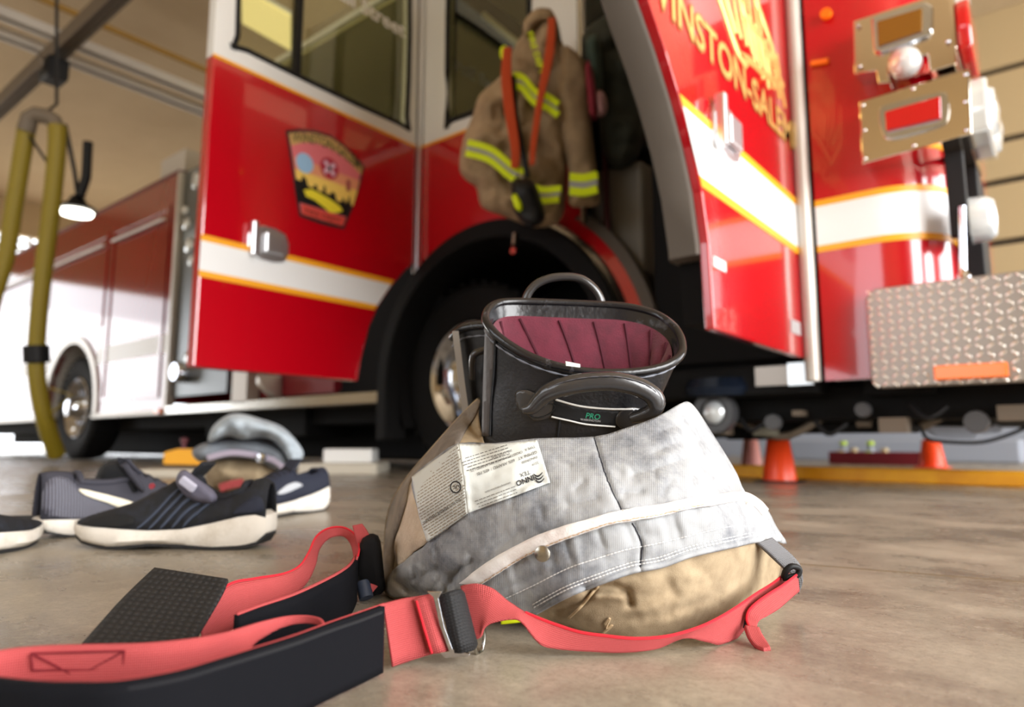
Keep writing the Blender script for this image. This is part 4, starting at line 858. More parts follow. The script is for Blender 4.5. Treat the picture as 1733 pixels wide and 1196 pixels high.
overlay(S1, sd, [(.82, .66), (.79, .52), (.67, .36), (.56, .17), (.48, .07), (.40, .08), (.355, .25), (.34, .48), (.375, .50), (.405, .30), (.46, .26), (.55, .38), (.67, .54)], CREAM, U1, 'cream_swoosh', .0075)
overlay(S1, sd, [(.60, .08), (.97, .08), (.985, .8), (.88, .88), (.80, .62), (.66, .46)], mat('mesh highlight', (150, 150, 168), .6, weave=(20, 1., .45, (34, 34, 42))), U1, 'heel_mesh_panel', .0015)
pillow('raised_tongue', SHLIN, [(160, 838), (162, 805), (176, 784), (200, 779), (220, 797), (240, 828), (225, 850), (180, 850)], 1.42, .04, t1, w=16)
pillow('tongue_edge', SHG, [(198, 778), (208, 776), (226, 796), (246, 826), (238, 832), (216, 806)], 1.38, .012, t1, w=5)
# black shoe in front, toe left
to2 = PZ(136, 922); h2_ = PZ(458, 926)
t2, U2, S2 = sneaker('sneaker', 'black knit running shoe with thick white sole in front, toe pointing left', to2, h2_, .90, SHB, SOLE, group='sneakers on the floor', width=.055, prof=[(0, .046), (.06, .056), (.15, .066), (.3, .082), (.42, .106), (.52, .126), (.6, .128), (.68, .105), (.8, .104), (.9, .124), (.97, .130), (1, .12)], soleprof=[(0, .024, .044), (.08, .008, .042), (.25, .0, .040), (.45, .006, .036), (.6, .004, .038), (.75, .0, .048), (.9, .002, .060), (.97, .008, .062), (1, .022, .056)])
sd = side_of(to2, h2_)
overlay(S2, sd, [(.08, .1), (.33, .1), (.38, .3), (.30, .62), (.18, .7), (.1, .5)], mat('matte black toe', (12, 12, 14), .9), U2, 'toe_panel', .002)
for j in range(5): overlay(S2, sd, [(.40 + j * .055, .10), (.415 + j * .055, .10), (.56 + j * .05, .8), (.545 + j * .05, .8)], mat('slate rib', (58, 66, 84), .8) if j == 0 else bpy.data.materials['slate rib'], U2, 'knit_rib', .0028)
overlay(S2, sd, [(.86, .12), (.985, .12), (.985, .5), (.92, .42)], SHN, U2, 'heel_panel', .002)
pillow('raised_tongue', mat('lilac grey tongue', (92, 90, 106), .8), [(298, 818), (302, 800), (314, 795), (332, 808), (362, 830), (367, 846), (350, 854), (318, 842)], 1.155, .02, t2, w=10)
b = MB(); b.obox(PD(318, 819, 1.125), Rv * .8 - UP * .6, FW, UP * .8 + Rv * .6, .015, .004, .008); part(b, 'tongue_label', mat('pale lilac label', (170, 170, 186), .6), t2, bevel=.004)
b = MB(); b.lathe([(0, 0), (.005, 0), (.005, .003), (0, .003)], PD(258, 822, FD(300, 926) + .03), -FW, 12); part(b, 'red_tab', mat('dull red tab', (150, 50, 60), .7), t2, smooth=True)
# navy shoe at right behind
to3 = PZ(395, 880); h3 = PZ(548, 862)
t3, U3, S3 = sneaker('sneaker', 'navy running shoe with white sole and pale oval patch, behind the black shoe heel', to3, h3, .86, SHN, SOLE, group='sneakers on the floor', width=.05, prof=[(0, .05), (.06, .075), (.2, .09), (.4, .12), (.5, .128), (.62, .12), (.75, .115), (.9, .125), (.97, .13), (1, .12)], collar=(.1, .45))
overlay(S3, side_of(to3, h3), [(.28, .46), (.40, .58), (.55, .58), (.60, .46), (.50, .36), (.36, .34)], mat('pale grey patch', (176, 180, 186), .6), U3, 'oval_patch')
# shoe cut by the left edge
to4 = PZ(48, 917); h4 = PZ(-200, 975)
t4, U4, S4 = sneaker('sneaker', 'dark shoe at the left edge of the picture showing only its toe', to4, h4, .62, SHB, SOLE, group='sneakers on the floor', width=.05)
# ================================================================ the big heap of turnout trousers
HC = RBF([  # px, py, depth of the heap's front surface
 (645, 965, .86), (650, 1000, .80), (648, 925, .88), (652, 885, .90), (662, 850, .90), (680, 815, .89), (702, 788, .88), (728, 760, .86), (762, 722, .85), (790, 692, .84), (812, 670, .83),
 (668, 960, .79), (680, 1005, .765), (668, 900, .815), (690, 850, .78), (715, 815, .77), (745, 775, .775), (790, 735, .80), (812, 742, .79),
 (700, 1018, .745), (745, 1022, .725), (790, 1030, .69), (850, 1045, .655), (935, 1054, .64), (1020, 1077, .622), (1100, 1080, .62), (1180, 1066, .645), (1250, 1036, .70), (1300, 1000, .77), (1322, 965, .81), (1316, 940, .80),
 (1000, 1035, .61), (1100, 1020, .603), (1190, 1000, .632), (1250, 975, .68), (1285, 955, .74),
 (960, 1006, .60), (1068, 966, .60), (1170, 938, .62), (1241, 922, .655), (1285, 914, .71), (1325, 918, .79),
 (800, 980, .655), (860, 945, .635), (945, 905, .612), (1050, 875, .605), (1150, 855, .625), (1220, 845, .67), (1260, 836, .73), (1300, 868, .78), (1285, 880, .72),
 (720, 960, .71), (770, 940, .675), (730, 880, .715), (800, 850, .672), (900, 830, .64), (1000, 815, .633), (1100, 800, .645), (1180, 790, .68), (1225, 795, .74), (1246, 800, .80),
 (776, 750, .735), (840, 751, .722), (905, 743, .712), (1005, 740, .70), (1060, 726, .705), (1110, 708, .72), (1165, 682, .775), (1202, 732, .80), (1150, 730, .71), (1180, 750, .73)])
HCR = [([(776, 750), (783, 810), (791, 868)], -.004, 8), ([(1005, 738), (1020, 790), (1035, 830), (1052, 864)], .004, 4), ([(1072, 885), (1086, 920), (1083, 962)], .003, 4),
 ([(1110, 765), (1150, 748), (1190, 745)], .005, 8), ([(1070, 805), (1120, 790), (1170, 770)], .003, 7), ([(1120, 730), (1160, 715)], .003, 6), ([(960, 855), (1010, 845)], .002, 6),
 ([(690, 985), (730, 965), (770, 975)], .009, 8), ([(705, 1005), (722, 970)], .008, 6), ([(750, 1010), (765, 975), (800, 950)], .007, 7), ([(672, 975), (690, 1000)], .007, 6), ([(680, 955), (720, 925), (760, 900)], .005, 8),
 ([(800, 960), (850, 925), (880, 900)], .003, 8), ([(840, 1000), (880, 985), (930, 965)], .003, 6),
 ([(990, 995), (1040, 992), (1062, 1002), (1066, 1020)], .009, 7), ([(1010, 1010), (1050, 1010)], -.005, 7), ([(1060, 1030), (1120, 1000), (1180, 990)], .004, 14), ([(1180, 960), (1210, 985), (1215, 1010)], .005, 14), ([(1245, 925), (1262, 955), (1255, 985), (1225, 1015)], -.004, 7),
 ([(940, 1035), (985, 1020), (1005, 998)], .006, 5), ([(1040, 1050), (1120, 1040), (1200, 1015)], .003, 9), ([(1130, 985), (1140, 1010), (1130, 1040)], .004, 10),
 ([(700, 800), (720, 770), (760, 740)], .006, 8), ([(676, 835), (664, 870), (660, 920), (668, 965)], .016, 7), ([(655, 900), (654, 950)], -.008, 6), ([(672, 985), (700, 1000), (740, 1005)], .01, 6), ([(690, 960), (700, 985)], -.006, 6), ([(690, 830), (680, 880), (676, 930)], .004, 6), ([(790, 700), (800, 730), (815, 750)], .008, 8),
 ([(1262, 845), (1285, 875), (1300, 905)], .005, 6)]
rp = random.Random(12)
for k in range(22):   # puckers of the waistband between binding and hem
    x = 850 + k * 20 + rp.random() * 22; y0_ = float(np.interp(x, [817, 886, 945, 1042, 1113, 1258], [986, 943, 917, 885, 874, 848])); L_ = 22 + rp.random() * 30
    HCR.append(([(x, y0_ + 4), (x + 6, y0_ + L_ * .6), (x + 10, y0_ + L_)], (.0006 + .0022 * rp.random()) * (1 if k % 3 else -.7), 4 + 7 * rp.random()))
for k in range(16):   # bunched folds at the lower left
    x = 665 + rp.random() * 150; y = 930 + rp.random() * 75; a = 1.0 + rp.random() * 1.6; L_ = 14 + rp.random() * 26
    HCR.append(([(x, y), (x + math.cos(a) * L_, y + math.sin(a) * L_ * .8)], .003 + .004 * rp.random(), 4 + 4 * rp.random()))
for k in range(26):   # small random rumples in the liner
    x = 830 + rp.random() * 380; y = 760 + rp.random() * 110; a = rp.random() * 3.1; L_ = 15 + rp.random() * 28
    HCR.append(([(x, y), (x + math.cos(a) * L_, y + math.sin(a) * L_ * .6)], .0012 + .0016 * rp.random(), 4 + 4 * rp.random()))
def HF(pts):
    pts = np.array(pts, float)[:, :2]; d = HC(pts)
    for ln, amp, wd in HCR: d = d + amp * np.exp(-(dist_poly(pts, ln, False) / wd) ** 2)
    nz = np.array([noise.noise(Vector((x / 46, y / 40, 1.3))) * .0035 + noise.noise(Vector((x / 17, y / 15, 4.3))) * .0011 for x, y in pts])
    return d + nz
TT = thing('turnout_trousers', PZ(1000, 1050), 'large foreground heap of grey-lined tan turnout trousers with a boot standing in it', 'trousers')
shell_poly = [(812, 672), (790, 690), (760, 722), (725, 762), (700, 790), (676, 822), (660, 852), (652, 885), (648, 930), (645, 965), (650, 1000), (668, 1014), (700, 1018), (745, 1022), (790, 1030), (850, 1045), (935, 1054), (1020, 1077), (1100, 1080), (1180, 1066), (1250, 1036), (1300, 1000), (1320, 968), (1316, 940), (1298, 912), (1285, 875), (1258, 838), (1235, 795), (1200, 738), (1166, 690), (1150, 692), (1110, 716), (1060, 733), (1000, 748), (900, 750), (830, 757), (816, 735), (810, 700)]
def relief(name, m, poly, off, parent, step=5, th=.003, smoothp=True, back=0., label=None, uvs=400.):
    P0 = smooth_poly(poly) if smoothp else poly; pts, tris = fill(P0, step); F0 = HF(pts); d = F0 - off; P = []
    for (x, y), dv in zip(pts, d):
        p = PD(x, y, dv)
        if p[2] < .002: p = PD(x, y, max(FD(x, y, .002), .1))
        P.append(p)
    b = MB(); uv = [(x / 1733., y / 1733.) for x, y in pts]
    if back:
        dd = dist_poly(pts, P0); k = np.sqrt(np.clip(1 - (1 - np.clip(dd / 90, 0, 1)) ** 2, 0, 1)); vs = list(P); mp = {}
        base = np.maximum(F0, .80)
        for i, ((x, y), kk) in enumerate(zip(pts, k)):
            if dd[i] < 1e-3: mp[i] = i; continue
            dv = F0[i] * (1 - min(kk * 2.5, 1)) + min(kk * 2.5, 1) * .82 + back * kk; dv = min(dv, FD(x, y, .002)) if FD(x, y, .002) > 0 else dv
            mp[i] = len(vs); vs.append(PD(x, y, max(dv, F0[i] + .004)) if PD(x, y, max(dv, F0[i] + .004))[2] > 0 else PD(x, y, FD(x, y, .002)))
        fs = list(tris) + [tuple(mp[i] for i in reversed(t)) for t in tris]; b.add(vs, fs)
    else: b.add(P, tris, uv)
    return part(b, name, m, parent, smooth=True, auto=False, solid=th, label=label)
SH_ = relief('outer_shell', SHELL, shell_poly, 0, TT, back=.16, th=0)
liner_poly = [(699, 808), (735, 777), (776, 751), (840, 751), (905, 743), (1005, 740), (1060, 725), (1110, 707), (1150, 684), (1165, 681), (1180, 696), (1202, 730), (1226, 768), (1246, 802), (1260, 833), (1286, 848), (1301, 868), (1313, 892), (1330, 919), (1302, 913), (1278, 915), (1241, 923), (1170, 939), (1119, 957), (1068, 967), (1011, 987), (960, 1007), (905, 1037), (860, 1028), (800, 1008), (760, 1016), (720, 1014), (690, 1010), (662, 1008), (655, 990), (664, 968), (676, 956), (700, 936), (723, 918), (712, 880), (703, 846)]
LN = relief('quilted_liner', LINER, liner_poly, .007, TT, step=4, th=.0022)
relief('shaded_side_skin', mat('shell colour in shade', (132, 120, 106), .95, bump=(500, .5, .001), var=((84, 76, 70), 12, .42, .7)), [(812, 676), (790, 693), (762, 724), (727, 764), (702, 792), (679, 824), (663, 853), (655, 887), (651, 930), (648, 965), (653, 998), (668, 1010), (672, 985), (664, 968), (668, 940), (667, 915), (676, 888), (688, 850), (697, 810), (735, 779), (774, 752), (790, 725), (806, 700)], .003, TT, step=5, th=.002)  # darker skin over the tan shell paints the shade on its left side
relief('inner_facing', mat('cream tan facing', (204, 188, 166), .85, bump=(300, .5, .002), var=((160, 130, 100), 14, .4, .8)), [(699, 812), (703, 846), (714, 884), (724, 914), (700, 934), (677, 957), (669, 940), (669, 915), (679, 888), (690, 850)], .0095, TT, step=4, th=.001)
# hand-like strip parts following the heap
def fstrip(name, m, top, bot, off, parent, n=90, th=.0015, across=5, uvk=1.):
    T_ = catmull(top, n); B_ = catmull(bot, n); allp = np.concatenate([T_ + (B_ - T_) * j / (across - 1) for j in range(across)]); d = HF(allp) - off; P = lift(allp, d)
    fs = [(j * n + i, j * n + i + 1, (j + 1) * n + i + 1, (j + 1) * n + i) for j in range(across - 1) for i in range(n - 1)]
    b = MB(); b.add(P, fs, [(i * .004, j * .002) for j in range(across) for i in range(n)]); return part(b, name, m, parent, smooth=True, solid=th, auto=False)
tt_ = [(778, 986), (834, 946), (900, 910), (945, 893), (1000, 877), (1054, 863), (1120, 853), (1159, 844), (1210, 837), (1257, 833), (1284, 846), (1299, 862)]
tb_ = [(812, 990), (838, 974), (888, 943), (947, 917), (1003, 897), (1044, 885), (1113, 874), (1160, 862), (1210, 854), (1257, 847), (1277, 857), (1290, 872)]
rz = random.Random(2); tb2 = [(x + 0, y) for x, y in tb_]
WB = fstrip('white_binding', TRIM, tt_, tb2, .0135, LN, th=.003, n=140)
def fline(name, m, line, r, off, parent, n=None, stitch=0, wob=0):
    L_ = catmull(line, max(20, len(line) * 8)); seg = np.concatenate([[0], np.cumsum(np.linalg.norm(np.diff(L_, axis=0), axis=1))]); n = n or int(seg[-1] / (1.6 if stitch else 4)); q = np.stack([np.interp(np.linspace(0, seg[-1], n), seg, L_[:, j]) for j in (0, 1)], 1)
    if wob: q = q + np.array([[noise.noise(Vector((a / 5, b_ / 5, 0))) * wob, noise.noise(Vector((a / 5, b_ / 5, 7))) * wob] for a, b_ in q])
    P = lift(q, HF(q) - off); rs = [r if not stitch else (r if (i % stitch) < stitch - 1 else r * .12) for i in range(n)]
    b = MB(); b.tube(P, rs, 6); return part(b, name, m, parent, smooth=True, auto=False)
fline('binding_stitch', mat('buff thread', (190, 160, 130), .9), [(x + 1, y - 3) for x, y in tb_], .0005, .0158, WB, stitch=5, wob=2)
fline('vertical_seam', DTHR, [(1005, 741), (1020, 790), (1035, 830), (1052, 863)], .0009, .0088, LN, wob=2)
fline('vertical_seam', DTHR, [(1070, 885), (1086, 920), (1083, 962)], .0007, .0096, LN, wob=2)
hem = [(905, 1036), (960, 1006), (1011, 986), (1068, 966), (1119, 956), (1170, 938), (1241, 922), (1278, 914), (1320, 913)]
fline('hem_stitch', THR, [(x - 2, y - 8) for x, y in hem], .0006, .0098, LN, stitch=4)
fline('hem_stitch', THR, [(x - 4, y - 13) for x, y in hem], .0005, .0098, LN, stitch=4)
fline('waistband_stitch', THR, [(850, 1015), (900, 992), (960, 962), (1010, 945), (1060, 930), (1110, 920), (1160, 908), (1210, 896), (1245, 890), (1300, 892)], .0005, .0098, LN, stitch=4)
fline('hem_cord', LINER, hem, .0028, .0075, LN)
fline('drawcord', mat('tan cord', (170, 146, 112), .9), [(962, 1046), (985, 1024), (1005, 1000), (1012, 992)], .0014, .004, SH_)
fline('drawcord', mat('tan cord', (170, 146, 112), .9), [(985, 998), (998, 990), (1012, 990)], .0012, .004, SH_)
for (cx_, cy_, rr_, m_, of) in ((918, 937, 14, mat('brushed snap metal', (165, 160, 150), .25, metal=1.), .0215), (1268, 857, 9, mat('white snap', (225, 222, 216), .35), .0165)):
    dz = float(HF([(cx_, cy_)])[0]) - of; k = dz / F; b = MB(); c_ = PD(cx_, cy_, dz); nrm_ = -(FW * .9 + Rv * (.15 if cx_ < 1000 else -.5) - Zv * .1)
    b.lathe([(0, .0022), (rr_ * .35 * k, .0021), (rr_ * .7 * k, .0016), (rr_ * .95 * k, .0008), (rr_ * k, -.001), (rr_ * .9 * k, -.004)], c_, nrm_, 28); part(b, 'snap_button', m_, LN, smooth=True)
# pale frayed threads
b = MB(); c_ = [(1024, 1056), (1032, 1046), (1026, 1062), (1036, 1058), (1022, 1070)]; P = lift(c_, HF(c_) - .003); b.tube(catmull(P, 20), .0012, 5); part(b, 'frayed_thread', bpy.data.materials['tan cord'], SH_, smooth=True)
# sewn labels
L1 = [(776, 751), (840, 752), (909, 745), (920, 780), (931, 816), (860, 843), (792, 868), (785, 810)]
L2 = [(697, 807), (735, 779), (776, 751), (785, 810), (792, 868), (757, 893), (723, 917), (709, 872)]
LB1 = relief('care_label', LABEL, L1, .0128, LN, step=4, th=.0008, smoothp=False)
LB2 = relief('warning_label', LABEL, L2, .0125, LN, step=4, th=.0008, smoothp=False)
def ftext(s, o, dx, dy, size, m, parent, name, off=.0145, bold=0., ital=0.):
    vs, fs = text2d(s, bold); dx = np.array(dx, float); dx /= np.linalg.norm(dx); dy = np.array(dy, float); dy /= np.linalg.norm(dy)
    q = [np.array(o) + dx * (x + ital * y) * size + dy * y * size for x, y in vs]; b = MB(); b.add(lift(q, HF(q) - off), fs); return part(b, name, m, parent)
dx = (-.935, .352); dy = (.29, .957)
ftext('INNO', (903, 803), dx, dy, 12.5, INK, LB1, 'maker_lettering', bold=.03)
ftext('TEX', (896, 795), dx, dy, 10, INK, LB1, 'maker_lettering')
ftext('3339', (911, 780), dx, dy, 6, INKG, LB1, 'label_lettering'); ftext('INNOR000', (909, 771), dx, dy, 6, INKG, LB1, 'label_lettering')
ftext('GEMINI XT   60% ARAMID / 40% PBI', (908, 762), dx, dy, 7, INKG, LB1, 'label_lettering')
ftext('TYPE R', (905, 753), dx, dy, 6, INKG, LB1, 'label_lettering')
ftext('CROSSTECH BLACK 98% ARAMID / 2%', (884, 762), dx, dy, 5.6, INKG, LB1, 'label_lettering')
ftext('50% E PTFE FILM', (866, 760), dx, dy, 5.2, INKG, LB1, 'label_lettering')
ftext('innotexprotection.com', (864, 815), dx, dy, 5, INKG, LB1, 'label_lettering')
b = MB()
for r0, r1, a0, a1 in ((.0, 3, 0, 1), ):
    pass
for k in range(3):   # three crescents of the leaf mark
    o = np.array((914., 806.)) + np.array((-.5, 1.)) * 0; pts = []
    for t in np.linspace(0, 1, 8): pts.append((905 + 15 * t + k * 1.5 - 2, 800 + 5 * k + 5 * math.sin(t * 3.1) * .9 - 3 * t + 1))
    for t in np.linspace(1, 0, 8): pts.append((905 + 15 * t + k * 1.5 - 2, 803 + 5 * k + 6.2 * math.sin(t * 3.1) * .9 - 3 * t))
    b.add(lift(pts, HF(pts) - .0145), [(i, i + 1, 14 - i, 15 - i) for i in range(7)])
part(b, 'leaf_mark', INK, LB1)
def microlines(poly, o, dx, dy, rows, gap, length, m, parent, name, seed, h=.8):
    r = random.Random(seed); dx = np.array(dx) / np.linalg.norm(dx); dy = np.array(dy) / np.linalg.norm(dy); b = MB(); poly = [tuple(p) for p in poly]
    for k in range(rows):
        x = 0
        while x < length:
            w = 2.5 + r.random() * 6; a = np.array(o) + dx * x + dy * gap * k; c = a + dx * w; q = [a, c, c + dy * h, a + dy * h]
            if all(inside([p], poly)[0] for p in (a, c)): b.add(lift(q, HF(q) - .0143), [(0, 1, 2, 3)])
            x += w + 1.5
    return part(b, name, m, parent)
microlines(L1, (858, 752), (-.94, .3), dy, 5, 5.2, 75, INKG, LB1, 'fine_print', 1, 1.2)
microlines(L1, (872, 822), dx, dy, 4, 5.5, 70, INKG, LB1, 'fine_print', 2, .9)
dx2 = (-.84, .54); dy2 = (.45, .89)
microlines(L2, (775, 756), dx2, dy2, 26, 4.6, 110, mat('brown grey ink', (150, 140, 124), .8), LB2, 'fine_print', 3, 1.5)
ftext('DO NOT REMOVE THIS LABEL', (778, 843), dx2, dy2, 5.6, INK, LB2, 'label_lettering')
b = MB(); q = [(771 + 8.5 * math.cos(a), 824 + 9.5 * math.sin(a)) for a in np.linspace(0, 2 * math.pi, 28, endpoint=False)]; b.tube(lift(q, HF(q) - .0142), .0007, 5, closed=True); part(b, 'round_mark', INK, LB2)
q = [(771 + 7.5 * math.cos(a), 824 + 8.5 * math.sin(a)) for a in np.linspace(0, 2 * math.pi, 20, endpoint=False)]; b = MB(); b.add(lift(q, HF(q) - .0138), [tuple(range(20))]); part(b, 'mark_ground', LABEL, LB2)
ftext('UL', (776, 819), (-.9, .4), (.35, .93), 9, INK, LB2, 'round_mark_letters', off=.0148)
# ================================================================ boots
def pixof(P):
    v = np.array(P) - CAM; d = v @ FW; return CX + F * (v @ Rv) / d, CY - F * (v @ UP) / d, d
RIM = [(822, 537, .80), (832, 519, .825), (860, 511, .845), (930, 512, .855), (1000, 515, .86), (1060, 519, .86), (1110, 532, .85), (1143, 556, .825), (1154, 583, .80), (1149, 604, .78), (1120, 621, .765), (1070, 630, .755), (1000, 630, .75), (940, 619, .752), (890, 600, .76), (850, 575, .772), (829, 554, .785)]
def resample_closed(P, n):
    P = np.array(P, float); Q = np.vstack([P[-1:], P, P[:2]]); out = []; m = len(P)
    for t in np.linspace(0, m, n, endpoint=False):
        i = int(t) % m; f = t - int(t); p0, p1, p2, p3 = Q[i], Q[i + 1], Q[i + 2], Q[(i + 3)] if i + 3 < len(Q) else P[2]
        out.append(.5 * ((2 * p1) + (-p0 + p2) * f + (2 * p0 - 5 * p1 + 4 * p2 - p3) * f * f + (-p0 + 3 * p1 - 3 * p2 + p3) * f ** 3))
    return np.array(out)
MARD = mat('shade-darkened maroon seam', (72, 18, 34), .95)  # sewn seams, coloured darker to draw the shade in the quilting grooves
def make_boot(label, rim, x0, cxn, kx, d0, kd, zlow=.04, group=None):
    n = 96; R_ = resample_closed(rim, n); W1 = np.array([PD(*q) for q in R_]); cen = W1.mean(0)
    W2 = np.array([PD(cxn + (q[0] - x0) * kx, 747, d0 + (q[2] - d0) * kd) for q in R_]); c2 = W2.mean(0)
    W3 = np.array([c2 + (p - c2) * .92 for p in W2]) * V(1, 1, 0) + V(0, 0, zlow)
    t = thing('firefighter_boot', c2 * V(1, 1, 0), label, 'boot', group)
    def ring(s):   # 0 rim .. 1 eye level .. 2 low
        if s <= 1:
            f = s; P = W1 + (W2 - W1) * f; c = P.mean(0); P = c + (P - c) * (1 - .035 * math.sin(math.pi * min(f * 1.1, 1)))
        else: P = W2 + (W3 - W2) * (s - 1)
        return P
    b = MB(); S_l = list(np.linspace(0.0, 1, 16)) + [1.3, 1.7, 2]; rr = []
    for s in S_l:
        P = ring(s); Q = []
        for p in P: nz = noise.noise(Vector(p) * 22) * .0022 * min(1, s * 4) * (1 if s < 1.2 else .3); Q.append(p + (p - P.mean(0)) / (np.linalg.norm(p - P.mean(0)) + 1e-9) * nz)
        rr.append(Q)
    b.loft(rr, True, False, True); sh = part(b, 'shaft', LEA, t, smooth=True, auto=False)
    b = MB(); b.tube(list(ring(0)), .0052, 12, closed=True); pp = part(b, 'rim_piping', LEAG, t, smooth=True, auto=False)
    def inn(s, k): P = ring(s); c = P.mean(0); return [c + (p - c) * (1 - k / max(np.linalg.norm(p - c), 1e-6)) for p in P]
    b = MB(); b.loft([inn(.0, .004), inn(.05, .0055), inn(.10, .005), inn(.11, .0065)]); part(b, 'inner_binding', LEAG, t, smooth=True, auto=False)
    b = MB(); rings = []
    for s in np.linspace(.085, 1.25, 26):
        P = inn(s, .007); c = np.mean(P, 0); Q = []
        for i, p in enumerate(P):
            ph = (i / n * 2 * math.pi) * 8.5 - s * 6; g = abs(math.sin(ph)) ** .6; Q.append(p + (c - p) * (.065 * g * min(1, (s - .085) / .15)))
        rings.append(Q)
    b.loft(rings, True, False, True); part(b, 'quilted_lining', MAR, t, smooth=True, auto=False)
    for kq in range(17):
        P = []
        for s in np.linspace(.1, 1.2, 14):
            fi = ((kq * math.pi + s * 6) / (2 * math.pi * 8.5)) % 1.0 * n; R0 = inn(s, .0085); i0_ = int(fi) % n; f_ = fi - int(fi); P.append(np.array(R0[i0_]) * (1 - f_) + np.array(R0[(i0_ + 1) % n]) * f_)
        b = MB(); b.tube(P, .0019, 5); part(b, 'quilting_seam', MARD, t, smooth=True)
    # stitch line under the rim and corner seams
    def stitch(s, off=.0008, r=.0007): P = ring(s); c = P.mean(0); return [p + (p - c) / np.linalg.norm(p - c) * off for p in P]
    b = MB(); P = stitch(.085, .0016); b.tube(P, [.0015 if i % 3 else .0006 for i in range(n)], 6, closed=True); part(b, 'rim_stitching', mat('scuffed grey stitching', (110, 114, 124), .4), t, smooth=True, auto=False)
    return t, sh, ring, n
B1, B1s, ring1, nb = make_boot('black leather boot with maroon quilted lining and pull handles, standing in the grey liner', RIM, 988, 955, .845, .80, .8)
fr = []
for s in np.linspace(0, 1.0, 8):
    for i, p in enumerate(ring1(s)):
        if i > nb * .52 and i % 3 == 0: fr.append(pixof(p))
BF_ = RBF(fr); BF = lambda q: BF_(np.array(q, float)[:, :2])
def bstrip(name, m, poly, off, parent, th=.0018, step=5, sm=True):
    P0 = smooth_poly(poly) if sm else poly; pts, tris = fill(P0, step); b = MB(); b.add(lift(pts, BF(pts) - off), tris, [(x / 1000, y / 1000) for x, y in pts]); return part(b, name, m, parent, smooth=True, solid=th, auto=False)
def bline(name, m, line, r, off, parent, st=0):
    L_ = catmull(line, max(24, len(line) * 10)) if not st else catmull(line, int(len(line) * 22)); b = MB(); P = lift(L_, BF(L_) - off); b.tube(P, [r if not st or i % st else r * .2 for i in range(len(P))], 6); return part(b, name, m, parent, smooth=True, auto=False)
bstrip('corner_panel', mat('worn brown black leather', (62, 54, 50), .5, bump=(200, .4, .0012)), [(822, 548), (834, 562), (838, 600), (832, 680), (829, 738), (816, 738), (818, 660), (820, 600)], .0016, B1, sm=False)
bline('corner_seam', BLK, [(838, 562), (836, 620), (831, 680), (829, 738)], .0014, .0035, B1)
bline('front_seam', BLK, [(962, 632), (964, 655)], .0012, .0012, B1); bline('front_seam', BLK, [(948, 705), (944, 738)], .0012, .0012, B1)
bstrip('left_handle_patch', HND, [(873, 664), (892, 660), (912, 668), (942, 676), (950, 690), (932, 706), (906, 712), (893, 703), (876, 690)], .0022, B1)
bline('patch_stitching', mat('dull black thread', (8, 8, 8), .8), [(884, 690), (910, 680), (938, 686), (930, 700), (906, 706), (886, 694)], .0008, .0046, B1, 4)
LBB = bstrip('name_band', BLK, [(938, 676), (970, 686), (1010, 692), (1050, 694), (1074, 694), (1062, 722), (1041, 722), (993, 718), (950, 709), (932, 704)], .0030, B1, sm=False)
bstrip('right_handle_patch', HND, [(1045, 700), (1058, 690), (1080, 690), (1104, 698), (1104, 712), (1080, 724), (1056, 727), (1042, 716)], .0044, B1)
bline('white_edge', WHT, [(940, 676), (981, 687), (1031, 692), (1071, 692)], .0012, .0048, LBB); bline('white_edge', WHT, [(933, 705), (965, 712), (993, 718), (1041, 722)], .0010, .0048, LBB)
def btext(s, o, ang, size, m, parent, name, off=.0046, bold=0, ital=0):
    vs, fs = text2d(s, bold); ca, sa = math.cos(ang), math.sin(ang); q = [(o[0] + (x + ital * y) * size * ca + y * size * sa, o[1] + (x + ital * y) * size * sa - y * size * ca) for x, y in vs]; b = MB(); b.add(lift(q, BF(q) - off), fs); return part(b, name, m, parent)
btext('PRO', (990, 707), .12, 13, GRN, LBB, 'brand_lettering', bold=.01, ital=.15); btext('WARRINGTON', (982, 711), .1, 5, SILV, LBB, 'brand_small_lettering')
# handles
hp_ = [(884, 694, .738), (900, 690, .737), (914, 676, .734), (932, 662, .728), (968, 651, .722), (1006, 646, .720), (1043, 646, .720), (1081, 655, .722), (1104, 669, .725), (1110, 684, .728), (1102, 696, .732), (1086, 703, .738), (1068, 708, .744)]
P = catmull([PD(*q) for q in hp_], 70); rs = [float(np.interp(i / 69, [0, .08, .16, .3, .75, .88, 1], [.004, .007, .009, .0105, .0105, .0090, .006])) for i in range(70)]
b = MB(); b.tube(P, rs, 14, flat=.9); hd = part(b, 'pull_handle', HND, B1, smooth=True, auto=False, label='near moulded pull handle')
P2 = [p + UP * r * .55 - FW * r * .86 for p, r in zip(P[12:58], rs[12:58])]; b = MB(); b.tube(P2, [.0008 if i % 3 else .0003 for i in range(len(P2))], 6); part(b, 'handle_stitching', mat('pale scuffed thread', (70, 70, 76), .5), hd, smooth=True, auto=False)
b = MB(); b.tube(catmull([PD(x, y, .885) for x, y in ((889, 520), (892, 500), (906, 482), (930, 471), (960, 468), (984, 472), (1003, 485), (1015, 502), (1020, 522))], 50), .0058, 12, flat=.8); part(b, 'pull_handle', HND, B1, smooth=True, auto=False)
b = MB(); q = [PD(957, 611, .748), PD(982, 616, .748), PD(981, 618, .747), PD(958, 613, .747)]; b.add(q + [p + V(0, 0, -.004) for p in q], [(0, 1, 2, 3), (7, 6, 5, 4), (0, 4, 5, 1), (1, 5, 6, 2), (2, 6, 7, 3), (3, 7, 4, 0)]); part(b, 'white_tag', LABEL, B1)
RIM2 = [(765 + (x - 822) * .68, 549 + (y - 570) * .05 + 24 * math.exp(-(x - 822) / 22), d + .145) for x, y, d in RIM]
